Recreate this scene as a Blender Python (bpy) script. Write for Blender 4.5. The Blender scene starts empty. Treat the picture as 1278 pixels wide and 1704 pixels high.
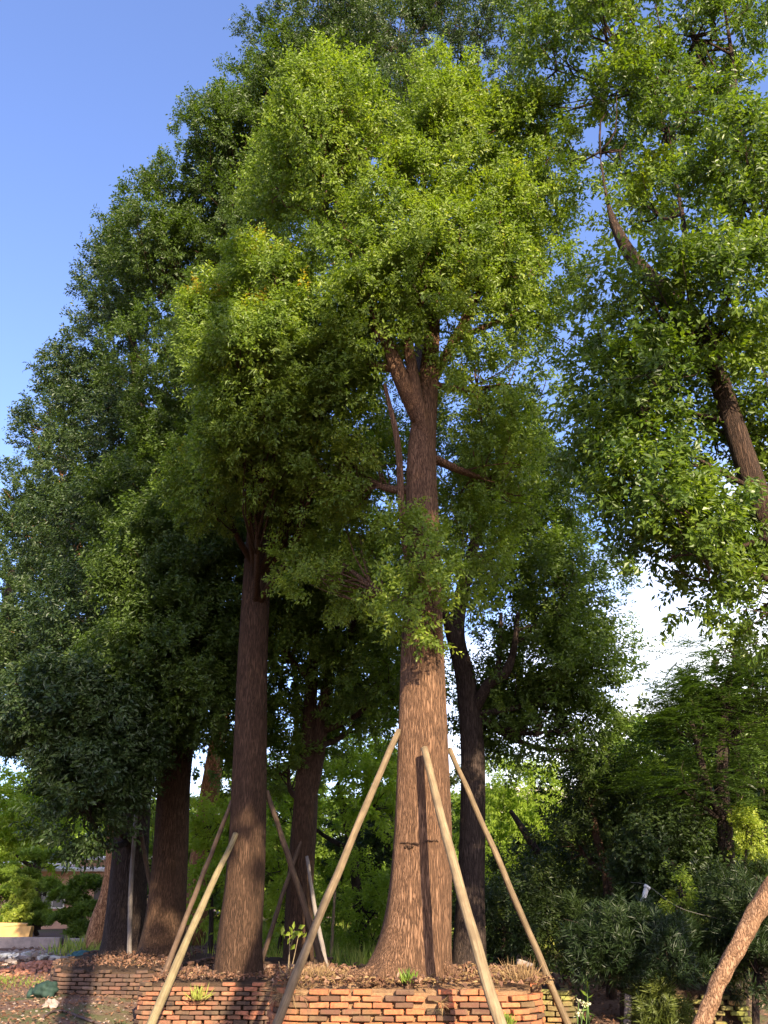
import bpy, math
import numpy as np
from mathutils import Vector, Matrix

# ------------------------------------------------------------------ camera, world, sun, exposure
scene = bpy.context.scene
F = 1380.0                       # focal length in pixels of the 1278 x 1704 photograph
PITCH = math.radians(24.8)
EYE = 1.6
cam_d = bpy.data.cameras.new("camera")
cam_d.sensor_fit = 'VERTICAL'; cam_d.sensor_height = 24.0; cam_d.sensor_width = 18.0
cam_d.lens = 24.0 * F / 1704.0
cam_d.clip_start = 0.1; cam_d.clip_end = 2000.0
cam = bpy.data.objects.new("camera", cam_d)
scene.collection.objects.link(cam)
cam.location = (0, 0, EYE); cam.rotation_euler = (math.pi / 2 + PITCH, 0, 0)
scene.camera = cam

SUN_EL = math.radians(25.0)
SUN_AZ = math.radians(161.0)     # clockwise from +Y: behind the camera, to its right
world = bpy.data.worlds.new("World"); scene.world = world
world.use_nodes = True
wn, wl = world.node_tree.nodes, world.node_tree.links
wn.clear()
w_out = wn.new('ShaderNodeOutputWorld'); w_bg = wn.new('ShaderNodeBackground')
sky = wn.new('ShaderNodeTexSky'); sky.sky_type = 'NISHITA'; sky.sun_disc = False
sky.sun_elevation = SUN_EL; sky.sun_rotation = SUN_AZ
sky.air_density = 1.0; sky.dust_density = 2.2; sky.ozone_density = 3.5
w_bg.inputs['Strength'].default_value = 0.132
# white cloud bank low in the sky, thickest towards the right
w_tc = wn.new('ShaderNodeTexCoord'); w_sep = wn.new('ShaderNodeSeparateXYZ')
w_map = wn.new('ShaderNodeMapping'); w_map.inputs['Scale'].default_value = (1.2, 1.2, 3.0)
w_noise = wn.new('ShaderNodeTexNoise'); w_noise.inputs['Scale'].default_value = 2.2
w_noise.inputs['Detail'].default_value = 6
wl.new(w_tc.outputs['Generated'], w_sep.inputs[0]); wl.new(w_tc.outputs['Generated'], w_map.inputs[0])
wl.new(w_map.outputs[0], w_noise.inputs['Vector'])
def wmath(op, a, b, clamp=False):
    n = wn.new('ShaderNodeMath'); n.operation = op; n.use_clamp = clamp
    for i, v in enumerate((a, b)):
        if isinstance(v, (int, float)): n.inputs[i].default_value = v
        else: wl.new(v, n.inputs[i])
    return n.outputs[0]
xw = wmath('MULTIPLY', w_sep.outputs['X'], 0.5)            # cloud top rises to the right
top = wmath('ADD', xw, 0.24)
dz = wmath('SUBTRACT', top, w_sep.outputs['Z'])
nz = wmath('MULTIPLY', wmath('SUBTRACT', w_noise.outputs['Fac'], 0.5), 0.45)
mask = wmath('MULTIPLY', wmath('ADD', dz, nz), 5.0, True)
w_mix = wn.new('ShaderNodeMix'); w_mix.data_type = 'RGBA'
w_mix.inputs['B'].default_value = (6.3, 6.4, 6.8, 1)
w_tint = wn.new('ShaderNodeMix'); w_tint.data_type = 'RGBA'; w_tint.blend_type = 'MULTIPLY'; w_tint.inputs['Factor'].default_value = 1
w_tint.inputs['B'].default_value = (1.05, .97, 1.14, 1)
wl.new(sky.outputs[0], w_tint.inputs['A'])
wl.new(mask, w_mix.inputs['Factor']); wl.new(w_tint.outputs['Result'], w_mix.inputs['A'])
wl.new(w_mix.outputs['Result'], w_bg.inputs['Color']); wl.new(w_bg.outputs[0], w_out.inputs[0])

sun_d = bpy.data.lights.new("sun", 'SUN'); sun_d.energy = 5.0; sun_d.angle = math.radians(0.5)
sun_d.color = (1.0, 0.84, 0.60)
sun = bpy.data.objects.new("sun", sun_d); scene.collection.objects.link(sun)
to_sun = Vector((math.sin(SUN_AZ) * math.cos(SUN_EL), math.cos(SUN_AZ) * math.cos(SUN_EL), math.sin(SUN_EL)))
sun.rotation_euler = to_sun.to_track_quat('Z', 'Y').to_euler()
sun.location = to_sun * 60

vs = scene.view_settings
vs.view_transform = 'Standard'; vs.look = 'None'; vs.gamma = 1.0; vs.exposure = 1.62
scene.display_settings.display_device = 'sRGB'
cy = scene.cycles
cy.max_bounces = 6; cy.diffuse_bounces = 4; cy.glossy_bounces = 2; cy.transmission_bounces = 4
cy.transparent_max_bounces = 4; cy.caustics_reflective = False; cy.caustics_refractive = False

# ------------------------------------------------------------------ placing helpers
ct, st = math.cos(PITCH), math.sin(PITCH)
def P(px, py, d):
    """World point at forward distance d seen at photograph pixel (px, py)."""
    u, v = (px - 639.0) / F, (852.0 - py) / F
    s = d / (ct - v * st)
    return np.array([u * s, d, EYE + (st + v * ct) * s])
def G(px, d, z):
    """World point at forward distance d and height z, in the photograph's column px."""
    return np.array([(px - 639.0) / F * (d * ct + (z - EYE) * st), d, z])
def sstep(a, b, x):
    t = np.clip((x - a) / (b - a), 0, 1); return t * t * (3 - 2 * t)
def ground_z(x, y):
    x = np.asarray(x, float); y = np.asarray(y, float)
    low = -0.32 * (1 - sstep(13.5, 19.0, y)) * sstep(-6.5, -3.5, x)
    far = 0.22 * sstep(20, 32, y)
    return low + far + 0.03 * np.sin(x * 1.7 + y * .6) * np.sin(y * 1.1 - x * .4)
def gp(px, d, lift=0.0):
    """Point on the ground in column px at distance d."""
    z = 0.0
    for _ in range(4):
        q = G(px, d, z); z = float(ground_z(q[0], q[1]))
    q = G(px, d, z); q[2] = z + lift
    return q

# ------------------------------------------------------------------ objects
def link(o, parent=None):
    scene.collection.objects.link(o)
    if parent is not None: o.parent = parent
    return o
def tag(o, label=None, cat=None, group=None, kind=None):
    if label: o['label'] = label
    if cat: o['category'] = cat
    if group: o['group'] = group
    if kind: o['kind'] = kind
    return o
def empty(name, loc, label, cat, group=None):
    o = bpy.data.objects.new(name, None); o.empty_display_size = 0.2
    o.location = tuple(float(c) for c in loc)
    link(o); return tag(o, label, cat, group)

def mesh_np(name, verts, faces_flat, sizes, mat, parent=None, smooth=False, fattr=None, loc=None):
    me = bpy.data.meshes.new(name)
    verts = np.ascontiguousarray(verts, dtype=np.float32)
    n = len(verts); me.vertices.add(n); me.vertices.foreach_set('co', verts.ravel())
    faces_flat = np.ascontiguousarray(faces_flat, dtype=np.int32)
    sizes = np.asarray(sizes, dtype=np.int32)
    me.loops.add(len(faces_flat)); me.loops.foreach_set('vertex_index', faces_flat)
    me.polygons.add(len(sizes))
    starts = np.concatenate([[0], np.cumsum(sizes)[:-1]]).astype(np.int32)
    me.polygons.foreach_set('loop_start', starts)
    me.polygons.foreach_set('use_smooth', np.full(len(sizes), smooth, dtype=bool))
    me.update(calc_edges=True)
    if fattr is not None:
        a = me.attributes.new('tint', 'FLOAT', 'FACE'); a.data.foreach_set('value', np.asarray(fattr, np.float32))
    if mat: me.materials.append(mat)
    o = bpy.data.objects.new(name, me)
    if loc is not None: o.location = tuple(float(c) for c in loc)
    return link(o, parent)

def clear_view(T, w, y0, y1, keep=.12):
    """Foliage kept open in front of a limb: drops shoots nearer than the limb T that would cover it."""
    def pj(p):
        zc = p[:, 1] * ct + (p[:, 2] - EYE) * st
        return 639 + F * p[:, 0] / zc, 852 - F * (-p[:, 1] * st + (p[:, 2] - EYE) * ct) / zc, zc
    tx, ty, tz = pj(T[:, :3]); o = np.argsort(ty); tx, ty, tz = tx[o], ty[o], tz[o]
    r = np.random.default_rng(8)
    def f(B):
        x, y, z = pj(B)
        hit = (np.abs(x - np.interp(y, ty, tx)) < w) & (y > y0) & (y < y1) & (z < np.interp(y, ty, tz))
        return hit & (np.sin(y * .09 + x * .03) < .82) & (r.random(len(B)) > keep)
    return f

class MB:
    """Collects shapes that end up as ONE mesh."""
    def __init__(s): s.v = []; s.f = []; s.t = []; s.n = 0
    def add(s, V, Fs, tint=0.0):
        s.v.append(np.asarray(V, float)); s.f += [tuple(int(i) + s.n for i in f) for f in Fs]
        s.t += [tint] * len(Fs); s.n += len(V)
    def grid(s, V, nr, nc, closed=True, cap=True, tint=0.0):
        Fs = []
        for i in range(nr - 1):
            for j in range(nc if closed else nc - 1):
                k = (j + 1) % nc
                Fs.append((i * nc + j, i * nc + k, (i + 1) * nc + k, (i + 1) * nc + j))
        if cap and closed:
            Fs.append(tuple(range(nc - 1, -1, -1))); Fs.append(tuple((nr - 1) * nc + j for j in range(nc)))
        s.add(V, Fs, tint)
    def box(s, c, size, R=None, tint=0.0, jit=0.0, rng=None):
        h = np.array(size, float) / 2
        V = np.array([[x, y, z] for z in (-1, 1) for y in (-1, 1) for x in (-1, 1)], float) * h
        if jit and rng is not None: V += rng.uniform(-jit, jit, V.shape)
        if R is not None: V = V @ np.asarray(R).T
        s.add(V + np.asarray(c, float), [(0, 2, 3, 1), (4, 5, 7, 6), (0, 1, 5, 4), (2, 6, 7, 3), (0, 4, 6, 2), (1, 3, 7, 5)], tint)
    def build(s, name, mat, parent=None, smooth=False, loc=None, off=None):
        V = np.concatenate(s.v)
        if off is not None: V = V - np.asarray(off)
        return mesh_np(name, V, [i for f in s.f for i in f], [len(f) for f in s.f], mat, parent, smooth, s.t, loc)

def spline(pts, n):
    """Catmull-Rom through pts (any width of row), n samples."""
    p = np.asarray(pts, float)
    if len(p) == 2: return p[0] + (p[1] - p[0]) * np.linspace(0, 1, n)[:, None]
    q = np.vstack([2 * p[0] - p[1], p, 2 * p[-1] - p[-2]])
    out = []
    for t in np.linspace(0, len(p) - 1 - 1e-9, n):
        i = int(t); f = t - i; a, b, c, d = q[i:i + 4]
        out.append(.5 * ((2 * b) + (c - a) * f + (2 * a - 5 * b + 4 * c - d) * f * f + (3 * b - a - 3 * c + d) * f ** 3))
    return np.array(out)

def tube(mb, path, rad, sides=8, n=None, rfun=None, tint=0.0):
    """path (k,3), rad (k,): swept round tube; rfun(theta, i, z) scales the radius."""
    pr = np.column_stack([np.asarray(path, float), np.asarray(rad, float)])
    if n is None: n = max(2, len(pr) * 3)
    pr = spline(pr, n) if len(pr) > 2 or n > 2 else pr
    c, r = pr[:, :3], np.maximum(pr[:, 3], .001)
    t = np.gradient(c, axis=0); t /= np.linalg.norm(t, axis=1)[:, None] + 1e-9
    ref = np.array([1., 0, 0]) if abs(t[0][0]) < .9 else np.array([0, 1., 0])
    th = np.arange(sides) / sides * 2 * np.pi
    V = np.zeros((len(c), sides, 3))
    for i in range(len(c)):
        a = ref - t[i] * (ref @ t[i]); a /= np.linalg.norm(a) + 1e-9; ref = a
        b = np.cross(t[i], a)
        rr = r[i] * (rfun(th, i, c[i]) if rfun else 1.0)
        V[i] = c[i] + (np.cos(th) * rr)[:, None] * a + (np.sin(th) * rr)[:, None] * b
    mb.grid(V.reshape(-1, 3), len(c), sides, tint=tint)

# ------------------------------------------------------------------ materials
def new_mat(name):
    m = bpy.data.materials.new(name); m.use_nodes = True
    nt = m.node_tree; nt.nodes.clear()
    out = nt.nodes.new('ShaderNodeOutputMaterial')
    return m, nt, out
def ramp(nt, fac, stops):
    r = nt.nodes.new('ShaderNodeValToRGB')
    e = r.color_ramp.elements
    while len(e) > 1: e.remove(e[-1])
    e[0].position = stops[0][0]; e[0].color = (*stops[0][1], 1)
    for p_, c_ in stops[1:]:
        k = e.new(p_); k.color = (*c_, 1)
    nt.links.new(fac, r.inputs[0]); return r.outputs[0]
def noise(nt, scale, vec=None, detail=6, rough=.6, dist=0.0):
    n = nt.nodes.new('ShaderNodeTexNoise'); n.inputs['Scale'].default_value = scale
    n.inputs['Detail'].default_value = detail; n.inputs['Roughness'].default_value = rough
    n.inputs['Distortion'].default_value = dist
    if vec is not None: nt.links.new(vec, n.inputs['Vector'])
    return n.outputs['Fac']
def coords(nt, scale=(1, 1, 1)):
    t = nt.nodes.new('ShaderNodeTexCoord'); m = nt.nodes.new('ShaderNodeMapping')
    m.inputs['Scale'].default_value = scale
    nt.links.new(t.outputs['Object'], m.inputs[0]); return m.outputs[0]
def mixc(nt, fac, a, b, mode='MIX'):
    m = nt.nodes.new('ShaderNodeMix'); m.data_type = 'RGBA'; m.blend_type = mode
    for k, v in (('Factor', fac), ('A', a), ('B', b)):
        s = m.inputs[k]
        if isinstance(v, (int, float)): s.default_value = v
        elif isinstance(v, tuple): s.default_value = (*v, 1)
        else: nt.links.new(v, s)
    return m.outputs['Result']
def mth(nt, op, a, b=0.0, clamp=False):
    n = nt.nodes.new('ShaderNodeMath'); n.operation = op; n.use_clamp = clamp
    for i, v in enumerate((a, b)):
        if isinstance(v, (int, float)): n.inputs[i].default_value = v
        else: nt.links.new(v, n.inputs[i])
    return n.outputs[0]
def principled(nt, out, col, rough=.8, height=None, bump=.5, dist=.02, spec=.3):
    b = nt.nodes.new('ShaderNodeBsdfPrincipled')
    b.inputs['Specular IOR Level'].default_value = spec
    if isinstance(col, tuple): b.inputs['Base Color'].default_value = (*col, 1)
    else: nt.links.new(col, b.inputs['Base Color'])
    if isinstance(rough, (int, float)): b.inputs['Roughness'].default_value = rough
    else: nt.links.new(rough, b.inputs['Roughness'])
    if height is not None:
        bp = nt.nodes.new('ShaderNodeBump'); bp.inputs['Strength'].default_value = bump
        bp.inputs['Distance'].default_value = dist
        nt.links.new(height, bp.inputs['Height']); nt.links.new(bp.outputs[0], b.inputs['Normal'])
    nt.links.new(b.outputs[0], out.inputs[0]); return b
def attr(nt, name='tint'):
    a = nt.nodes.new('ShaderNodeAttribute'); a.attribute_name = name; return a.outputs['Fac']

def leaf_mat(name, stops, trans=.38, tcol=(1.8, 1.9, .6), rough=.48, spec=.36):
    m, nt, out = new_mat(name)
    col = ramp(nt, attr(nt), stops)
    b = nt.nodes.new('ShaderNodeBsdfPrincipled'); b.inputs['Roughness'].default_value = rough
    b.inputs['Specular IOR Level'].default_value = spec
    nt.links.new(col, b.inputs['Base Color'])
    tr = nt.nodes.new('ShaderNodeBsdfTranslucent')
    nt.links.new(mixc(nt, 1.0, col, tcol, 'MULTIPLY'), tr.inputs[0])
    mx = nt.nodes.new('ShaderNodeMixShader'); mx.inputs[0].default_value = trans
    nt.links.new(b.outputs[0], mx.inputs[1]); nt.links.new(tr.outputs[0], mx.inputs[2])
    nt.links.new(mx.outputs[0], out.inputs[0]); return m
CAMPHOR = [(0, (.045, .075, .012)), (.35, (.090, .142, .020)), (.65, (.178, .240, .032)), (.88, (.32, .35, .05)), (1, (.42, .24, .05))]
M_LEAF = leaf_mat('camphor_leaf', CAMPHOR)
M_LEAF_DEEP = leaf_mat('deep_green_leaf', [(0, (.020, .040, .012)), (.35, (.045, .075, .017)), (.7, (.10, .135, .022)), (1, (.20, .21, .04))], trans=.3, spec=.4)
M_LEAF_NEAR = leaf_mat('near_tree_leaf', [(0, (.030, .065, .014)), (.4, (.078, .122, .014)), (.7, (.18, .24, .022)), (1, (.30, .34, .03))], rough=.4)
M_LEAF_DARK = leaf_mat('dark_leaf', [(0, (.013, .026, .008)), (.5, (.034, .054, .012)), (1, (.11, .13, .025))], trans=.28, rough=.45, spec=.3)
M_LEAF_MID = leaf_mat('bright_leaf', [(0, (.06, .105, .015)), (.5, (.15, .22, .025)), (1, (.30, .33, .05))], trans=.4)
M_LEAF_SUNLIFT = leaf_mat('sun_lifted_lime_leaf', [(0, (.11, .18, .02)), (.5, (.22, .30, .035)), (1, (.36, .40, .07))], trans=.5)  # yellow-green leaf, brightened in colour to stand in for missing background sunlight
M_FEATHER = leaf_mat('feathery_leaf', [(0, (.025, .05, .012)), (.5, (.058, .10, .018)), (1, (.15, .20, .03))], trans=.35, rough=.5)
M_GRASS = leaf_mat('grass_blade', [(0, (.10, .17, .02)), (.5, (.24, .30, .05)), (1, (.42, .38, .12))], trans=.4, rough=.6)
M_STRAW = leaf_mat('dry_straw', [(0, (.14, .08, .035)), (1, (.36, .24, .11))], trans=.25, rough=.7, tcol=(1, .9, .7))
M_LITTER = leaf_mat('fallen_leaf', [(0, (.06, .035, .025)), (.4, (.17, .085, .05)), (.7, (.22, .12, .07)), (1, (.36, .27, .20))], trans=.1, rough=.7, tcol=(1, .8, .6))
M_FLOWER_W = leaf_mat('white_petal', [(0, (.65, .62, .40)), (1, (.8, .78, .6))], trans=.3, tcol=(1, 1, .8))
M_FLOWER_R = leaf_mat('red_petal', [(0, (.6, .05, .04)), (1, (.75, .12, .08))], trans=.3, tcol=(1, .6, .5))

def bark_mat(name, dark, mid, light, sc=85.0, zs=.075, bump=1.0, dist=.02, moss=0.0):
    m, nt, out = new_mat(name)
    v = coords(nt, (1, 1, zs)); v2 = coords(nt)
    wn_ = noise(nt, sc * .62, v, 3, .5, .55)
    fis = mth(nt, 'MULTIPLY', mth(nt, 'ABSOLUTE', mth(nt, 'SUBTRACT', wn_, .5)), 6.5, True)
    fine = noise(nt, sc * 2.2, v, 10, .75)
    big = noise(nt, 1.4, v2, 5, .6)
    h = mth(nt, 'ADD', mth(nt, 'MULTIPLY', fis, .7), mth(nt, 'MULTIPLY', fine, .6))
    tone = mth(nt, 'ADD', mth(nt, 'MULTIPLY', fis, .5), mth(nt, 'MULTIPLY', fine, .5))
    c = ramp(nt, tone, [(.28, dark), (.52, mid), (.82, light)])
    c = mixc(nt, ramp(nt, noise(nt, 2.1, v2, 6, .7), [(.5, (0, 0, 0)), (.66, (.55, .55, .55))]), c, tuple(x * .55 for x in mid))
    c = mixc(nt, ramp(nt, big, [(.4, (0, 0, 0)), (.75, (.35, .35, .35))]), c, mid)
    if moss:
        c = mixc(nt, mth(nt, 'MULTIPLY', ramp(nt, noise(nt, 3.0, v2), [(.5, (0, 0, 0)), (.65, (1, 1, 1))]), moss), c, (.09, .11, .035))
    principled(nt, out, c, .9, h, bump, dist, .2); return m
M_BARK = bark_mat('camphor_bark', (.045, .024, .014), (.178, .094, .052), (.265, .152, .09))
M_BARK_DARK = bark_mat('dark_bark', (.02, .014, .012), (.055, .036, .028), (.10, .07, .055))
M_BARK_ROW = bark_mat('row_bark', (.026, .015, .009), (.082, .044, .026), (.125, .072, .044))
M_BARK_LIMB = bark_mat('shade_darkened_limb_bark', (.018, .011, .008), (.055, .032, .021), (.105, .062, .040))  # row bark darkened: the crown's shade is put into the limb colour
M_BARK_SUN_ORANGE = bark_mat('sun_tinted_orange_bark', (.10, .045, .02), (.34, .16, .075), (.50, .28, .14), sc=34, zs=.25, bump=.6)  # orange sunlight on the rear trunks is painted into this bark colour
M_BARK_PALE = bark_mat('knobbly_pale_bark', (.07, .035, .02), (.24, .135, .075), (.32, .20, .12), sc=75, zs=.3, bump=.6, dist=.012)

def wood_mat(name, a, b, c3):
    m, nt, out = new_mat(name)
    v = coords(nt, (1, 1, .035)); v2 = coords(nt)
    g = noise(nt, 60, v, 8, .65)
    c = ramp(nt, g, [(.3, a), (.52, b), (.75, c3)])
    k = ramp(nt, noise(nt, 5, v2, 4), [(.42, (0, 0, 0)), (.62, (.55, .55, .55))])
    c = mixc(nt, k, c, a)
    principled(nt, out, c, .8, g, .35, .01, .25); return m
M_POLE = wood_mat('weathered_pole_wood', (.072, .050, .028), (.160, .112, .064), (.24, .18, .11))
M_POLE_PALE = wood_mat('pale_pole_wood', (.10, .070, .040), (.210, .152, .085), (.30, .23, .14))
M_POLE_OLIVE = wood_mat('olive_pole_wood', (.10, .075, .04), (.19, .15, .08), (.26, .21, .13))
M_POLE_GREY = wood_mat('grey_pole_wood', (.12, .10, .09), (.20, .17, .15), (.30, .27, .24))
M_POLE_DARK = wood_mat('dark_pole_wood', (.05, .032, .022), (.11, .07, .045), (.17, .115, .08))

def brick_mat(name, stops, moss=(.15, .16, .04), moss_amt=.3):
    m, nt, out = new_mat(name)
    v = coords(nt)
    c = ramp(nt, attr(nt), stops)
    n1 = noise(nt, 22, v, 8, .7)
    c = mixc(nt, ramp(nt, n1, [(.42, (0, 0, 0)), (.66, (.8, .8, .8))]), c, (.11, .06, .038))
    c = mixc(nt, ramp(nt, noise(nt, 3.7, v, 8, .75), [(.48, (0, 0, 0)), (.62, (.7, .7, .7))]), c, (.16, .10, .06))
    n2 = noise(nt, 2.4, v, 6, .65)
    c = mixc(nt, mth(nt, 'MULTIPLY', ramp(nt, n2, [(.45, (0, 0, 0)), (.62, (1, 1, 1))]), moss_amt), c, moss)
    principled(nt, out, c, .92, noise(nt, 90, v, 6, .7), .5, .006, .15); return m
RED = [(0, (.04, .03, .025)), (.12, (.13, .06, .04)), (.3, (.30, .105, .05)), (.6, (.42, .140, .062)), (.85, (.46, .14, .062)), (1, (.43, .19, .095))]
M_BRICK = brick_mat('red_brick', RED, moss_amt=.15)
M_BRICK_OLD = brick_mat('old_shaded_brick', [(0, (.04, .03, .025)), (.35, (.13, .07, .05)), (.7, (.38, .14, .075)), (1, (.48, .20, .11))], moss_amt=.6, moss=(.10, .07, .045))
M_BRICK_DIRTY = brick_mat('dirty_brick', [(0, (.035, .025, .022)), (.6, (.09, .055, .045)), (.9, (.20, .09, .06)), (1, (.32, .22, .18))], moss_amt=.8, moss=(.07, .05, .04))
M_BRICK_MOSS = brick_mat('mossy_brick', [(0, (.07, .06, .03)), (.4, (.22, .17, .075)), (.8, (.30, .25, .10)), (1, (.42, .20, .10))], moss=(.22, .23, .06), moss_amt=.9)

def soil_mat(name, stops, sc=6.0, bump=.8):
    m, nt, out = new_mat(name)
    v = coords(nt)
    a = noise(nt, sc, v, 10, .72); b = noise(nt, sc * 9, v, 8, .75)
    t = mth(nt, 'ADD', mth(nt, 'MULTIPLY', a, .55), mth(nt, 'MULTIPLY', b, .45))
    principled(nt, out, ramp(nt, t, stops), .95, t, bump, .05, .1); return m
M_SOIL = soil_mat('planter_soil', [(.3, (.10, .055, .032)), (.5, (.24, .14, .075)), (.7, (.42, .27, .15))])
M_SOIL_DARK = soil_mat('dark_soil', [(.3, (.03, .02, .015)), (.55, (.07, .045, .03)), (.75, (.13, .09, .06))])  # darker tones of the planter soil

def ground_mat():
    m, nt, out = new_mat('ground_dirt')
    v = coords(nt)
    a = noise(nt, 1.3, v, 10, .7); b = noise(nt, 22, v, 10, .78); g = noise(nt, .45, v, 5, .6, .5)
    c = ramp(nt, b, [(.28, (.07, .040, .030)), (.48, (.17, .105, .078)), (.62, (.25, .165, .125)), (.78, (.44, .34, .27))])
    c = mixc(nt, ramp(nt, a, [(.45, (0, 0, 0)), (.7, (.7, .7, .7))]), c, (.20, .115, .085))
    c = mixc(nt, ramp(nt, g, [(.50, (0, 0, 0)), (.60, (.8, .8, .8))]), c, (.10, .13, .045))
    h = mth(nt, 'ADD', b, mth(nt, 'MULTIPLY', a, 1.5))
    principled(nt, out, c, .95, h, .9, .05, .1); return m
M_GROUND = ground_mat()
def plain(name, c, rough=.7, var=.25, sc=8, bump=.2, spec=.3):
    m, nt, out = new_mat(name)
    n = noise(nt, sc, coords(nt), 7, .65)
    lo = tuple(x * (1 - var) for x in c); hi = tuple(min(1, x * (1 + var)) for x in c)
    principled(nt, out, ramp(nt, n, [(.3, lo), (.7, hi)]), rough, n, bump, .01, spec); return m

# ------------------------------------------------------------------ foliage
UP = np.array([0, 0, 1.0])
def unit(a): return a / (np.linalg.norm(a, axis=-1, keepdims=True) + 1e-9)
def leaf_verts(pos, axis, nrm, L, W, fold=.12):
    axis = unit(axis); s = unit(np.cross(axis, nrm)); n = np.cross(s, axis)
    L = L[:, None]; W = W[:, None]
    m = pos + axis * L * .45 + n * W * fold * 2
    V = np.stack([pos, m + s * W * .5, pos + axis * L, m - s * W * .5], 1)
    return V.reshape(-1, 3)
def leaves_obj(name, V, tint, mat, parent=None, loc=None):
    n = len(V) // 4
    i = np.arange(n, dtype=np.int32)[:, None] * 4
    Fs = (i + np.array([0, 2, 1, 0, 3, 2], dtype=np.int32)[None]).ravel()
    return mesh_np(name, V, Fs, np.full(2 * n, 3), mat, parent, False, np.repeat(tint, 2), loc)

def shoots_to_leaves(base, dirn, tint, rng, k=12, slen=.34, L=.09, W=.038, mode='shoot', droop=.35, outn=None):
    N = len(base); dirn = unit(dirn)
    if outn is None: outn = dirn
    sl = slen * rng.uniform(.6, 1.3, (N, 1))
    if mode == 'frond':
        t = np.repeat((np.arange(k // 2) + .8) / (k // 2), 2)[None] * np.ones((N, 1))
        sag = -(t ** 2)[:, :, None] * UP * sl[:, :, None] * .25
        pos = base[:, None] + dirn[:, None] * (sl * t)[:, :, None] + sag
        side = unit(np.cross(dirn, UP))[:, None] * np.tile([1, -1], k // 2)[None, :, None]
        ax = side * .9 + dirn[:, None] * .45 + rng.normal(0, .06, (N, k, 3)) - UP * .15
        nr = UP + rng.normal(0, .18, (N, k, 3))
    else:
        t = (np.arange(k) + .5)[None] / k + rng.uniform(-.04, .04, (N, k))
        pos = base[:, None] + dirn[:, None] * (sl * t)[:, :, None]
        rad = rng.normal(0, 1, (N, k, 3)); rad -= dirn[:, None] * np.sum(rad * dirn[:, None], -1, keepdims=True); rad = unit(rad)
        ax = dirn[:, None] * .55 + rad * .8 - UP * droop
        nr = UP * .25 + outn[:, None] * 1.0 + rng.normal(0, .55, (N, k, 3))
        pos = pos + rad * .012
    Ls = L * rng.uniform(.5, 1.3, N * k); Ws = W * rng.uniform(.7, 1.2, N * k)
    tn = np.clip(np.repeat(tint, k) + rng.normal(0, .07, N * k), 0, 1)
    return leaf_verts(pos.reshape(-1, 3), ax.reshape(-1, 3), nr.reshape(-1, 3), Ls, Ws), tn

def fill_crown(envs, rng, leaf=.09, wid=.038, k=12, slen=.34, mode='shoot', lobe_r=(.42, .8), shoots=70, shell=.72, base_tint=.3,
               young=.25, droop=.35, up=.5, carve=None, flat=1.0, tuft_r=.055, inner=.22):
    """envs: list of (center, radii, n_lobes). Returns leaf verts, tints and the lobe list (env index, centre, radius)."""
    VB, VD, VT, VO, lobes = [], [], [], [], []
    for ei, (c, r, nl) in enumerate(envs):
        c = np.asarray(c, float); r = np.asarray(r, float)
        for _ in range(nl):
            d = unit(rng.normal(0, 1, 3)); rr = rng.uniform(shell, .97) if rng.random() > inner else rng.uniform(.2, shell)
            lc = c + d * r * rr
            lr = rng.uniform(*lobe_r)
            ns = int(shoots * (lr / np.mean(lobe_r)) ** 2 * rng.uniform(.75, 1.2))
            per = 6; nt_ = max(4, ns // per); ns = nt_ * per
            sd = np.repeat(unit(rng.normal(0, 1, (nt_, 3)) + d * .5 + UP * .35), per, 0)
            q = np.repeat(rng.uniform(.25, 1, (nt_, 1)) ** .45, per, 0)
            b = lc + sd * q * lr * np.array([1, 1, flat]) + rng.normal(0, tuft_r, (ns, 3)) * np.array([1, 1, flat])
            sd = unit(sd + rng.normal(0, .25, (ns, 3)))
            dd = sd + UP * up + rng.normal(0, .3, (ns, 3))
            if mode == 'frond': dd = unit(dd * np.array([1, 1, .4]) - np.array([0, 0, .12]))
            lt = base_tint + rng.normal(0, .07)
            ht = np.clip((sd[:, 2] * q[:, 0]), 0, 1)
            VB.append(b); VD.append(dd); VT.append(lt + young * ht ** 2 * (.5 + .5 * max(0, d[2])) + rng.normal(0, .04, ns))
            lobes.append((ei, lc, lr)); VO.append(unit(sd * .9 + d * .5))
    B, D, T, O = np.concatenate(VB), np.concatenate(VD), np.concatenate(VT), np.concatenate(VO)
    if carve is not None:
        keep = ~carve(B); B, D, T, O = B[keep], D[keep], T[keep], O[keep]
    V, tn = shoots_to_leaves(B, D, T, rng, k, slen, leaf, wid, mode, droop, O)
    return V, tn, lobes, B

def limb_path(trunk, target, rng, rise=.55):
    """Attach point on the trunk polyline (x,y,z,r) below the target, then a curve out to the target."""
    target = np.asarray(target, float)
    T = spline(trunk, 60)
    hd = np.linalg.norm(T[:, :2] - target[:2], axis=1)
    want = target[2] - rise * hd - .2
    i = int(np.argmin(np.abs(T[:, 2] - want)))
    a = T[i, :3]
    m = a + (target - a) * .5 + np.array([rng.normal(0, .12), rng.normal(0, .12), -.10 * np.linalg.norm(target - a)])
    return np.array([a, m, target]), T[i, 3]

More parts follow.
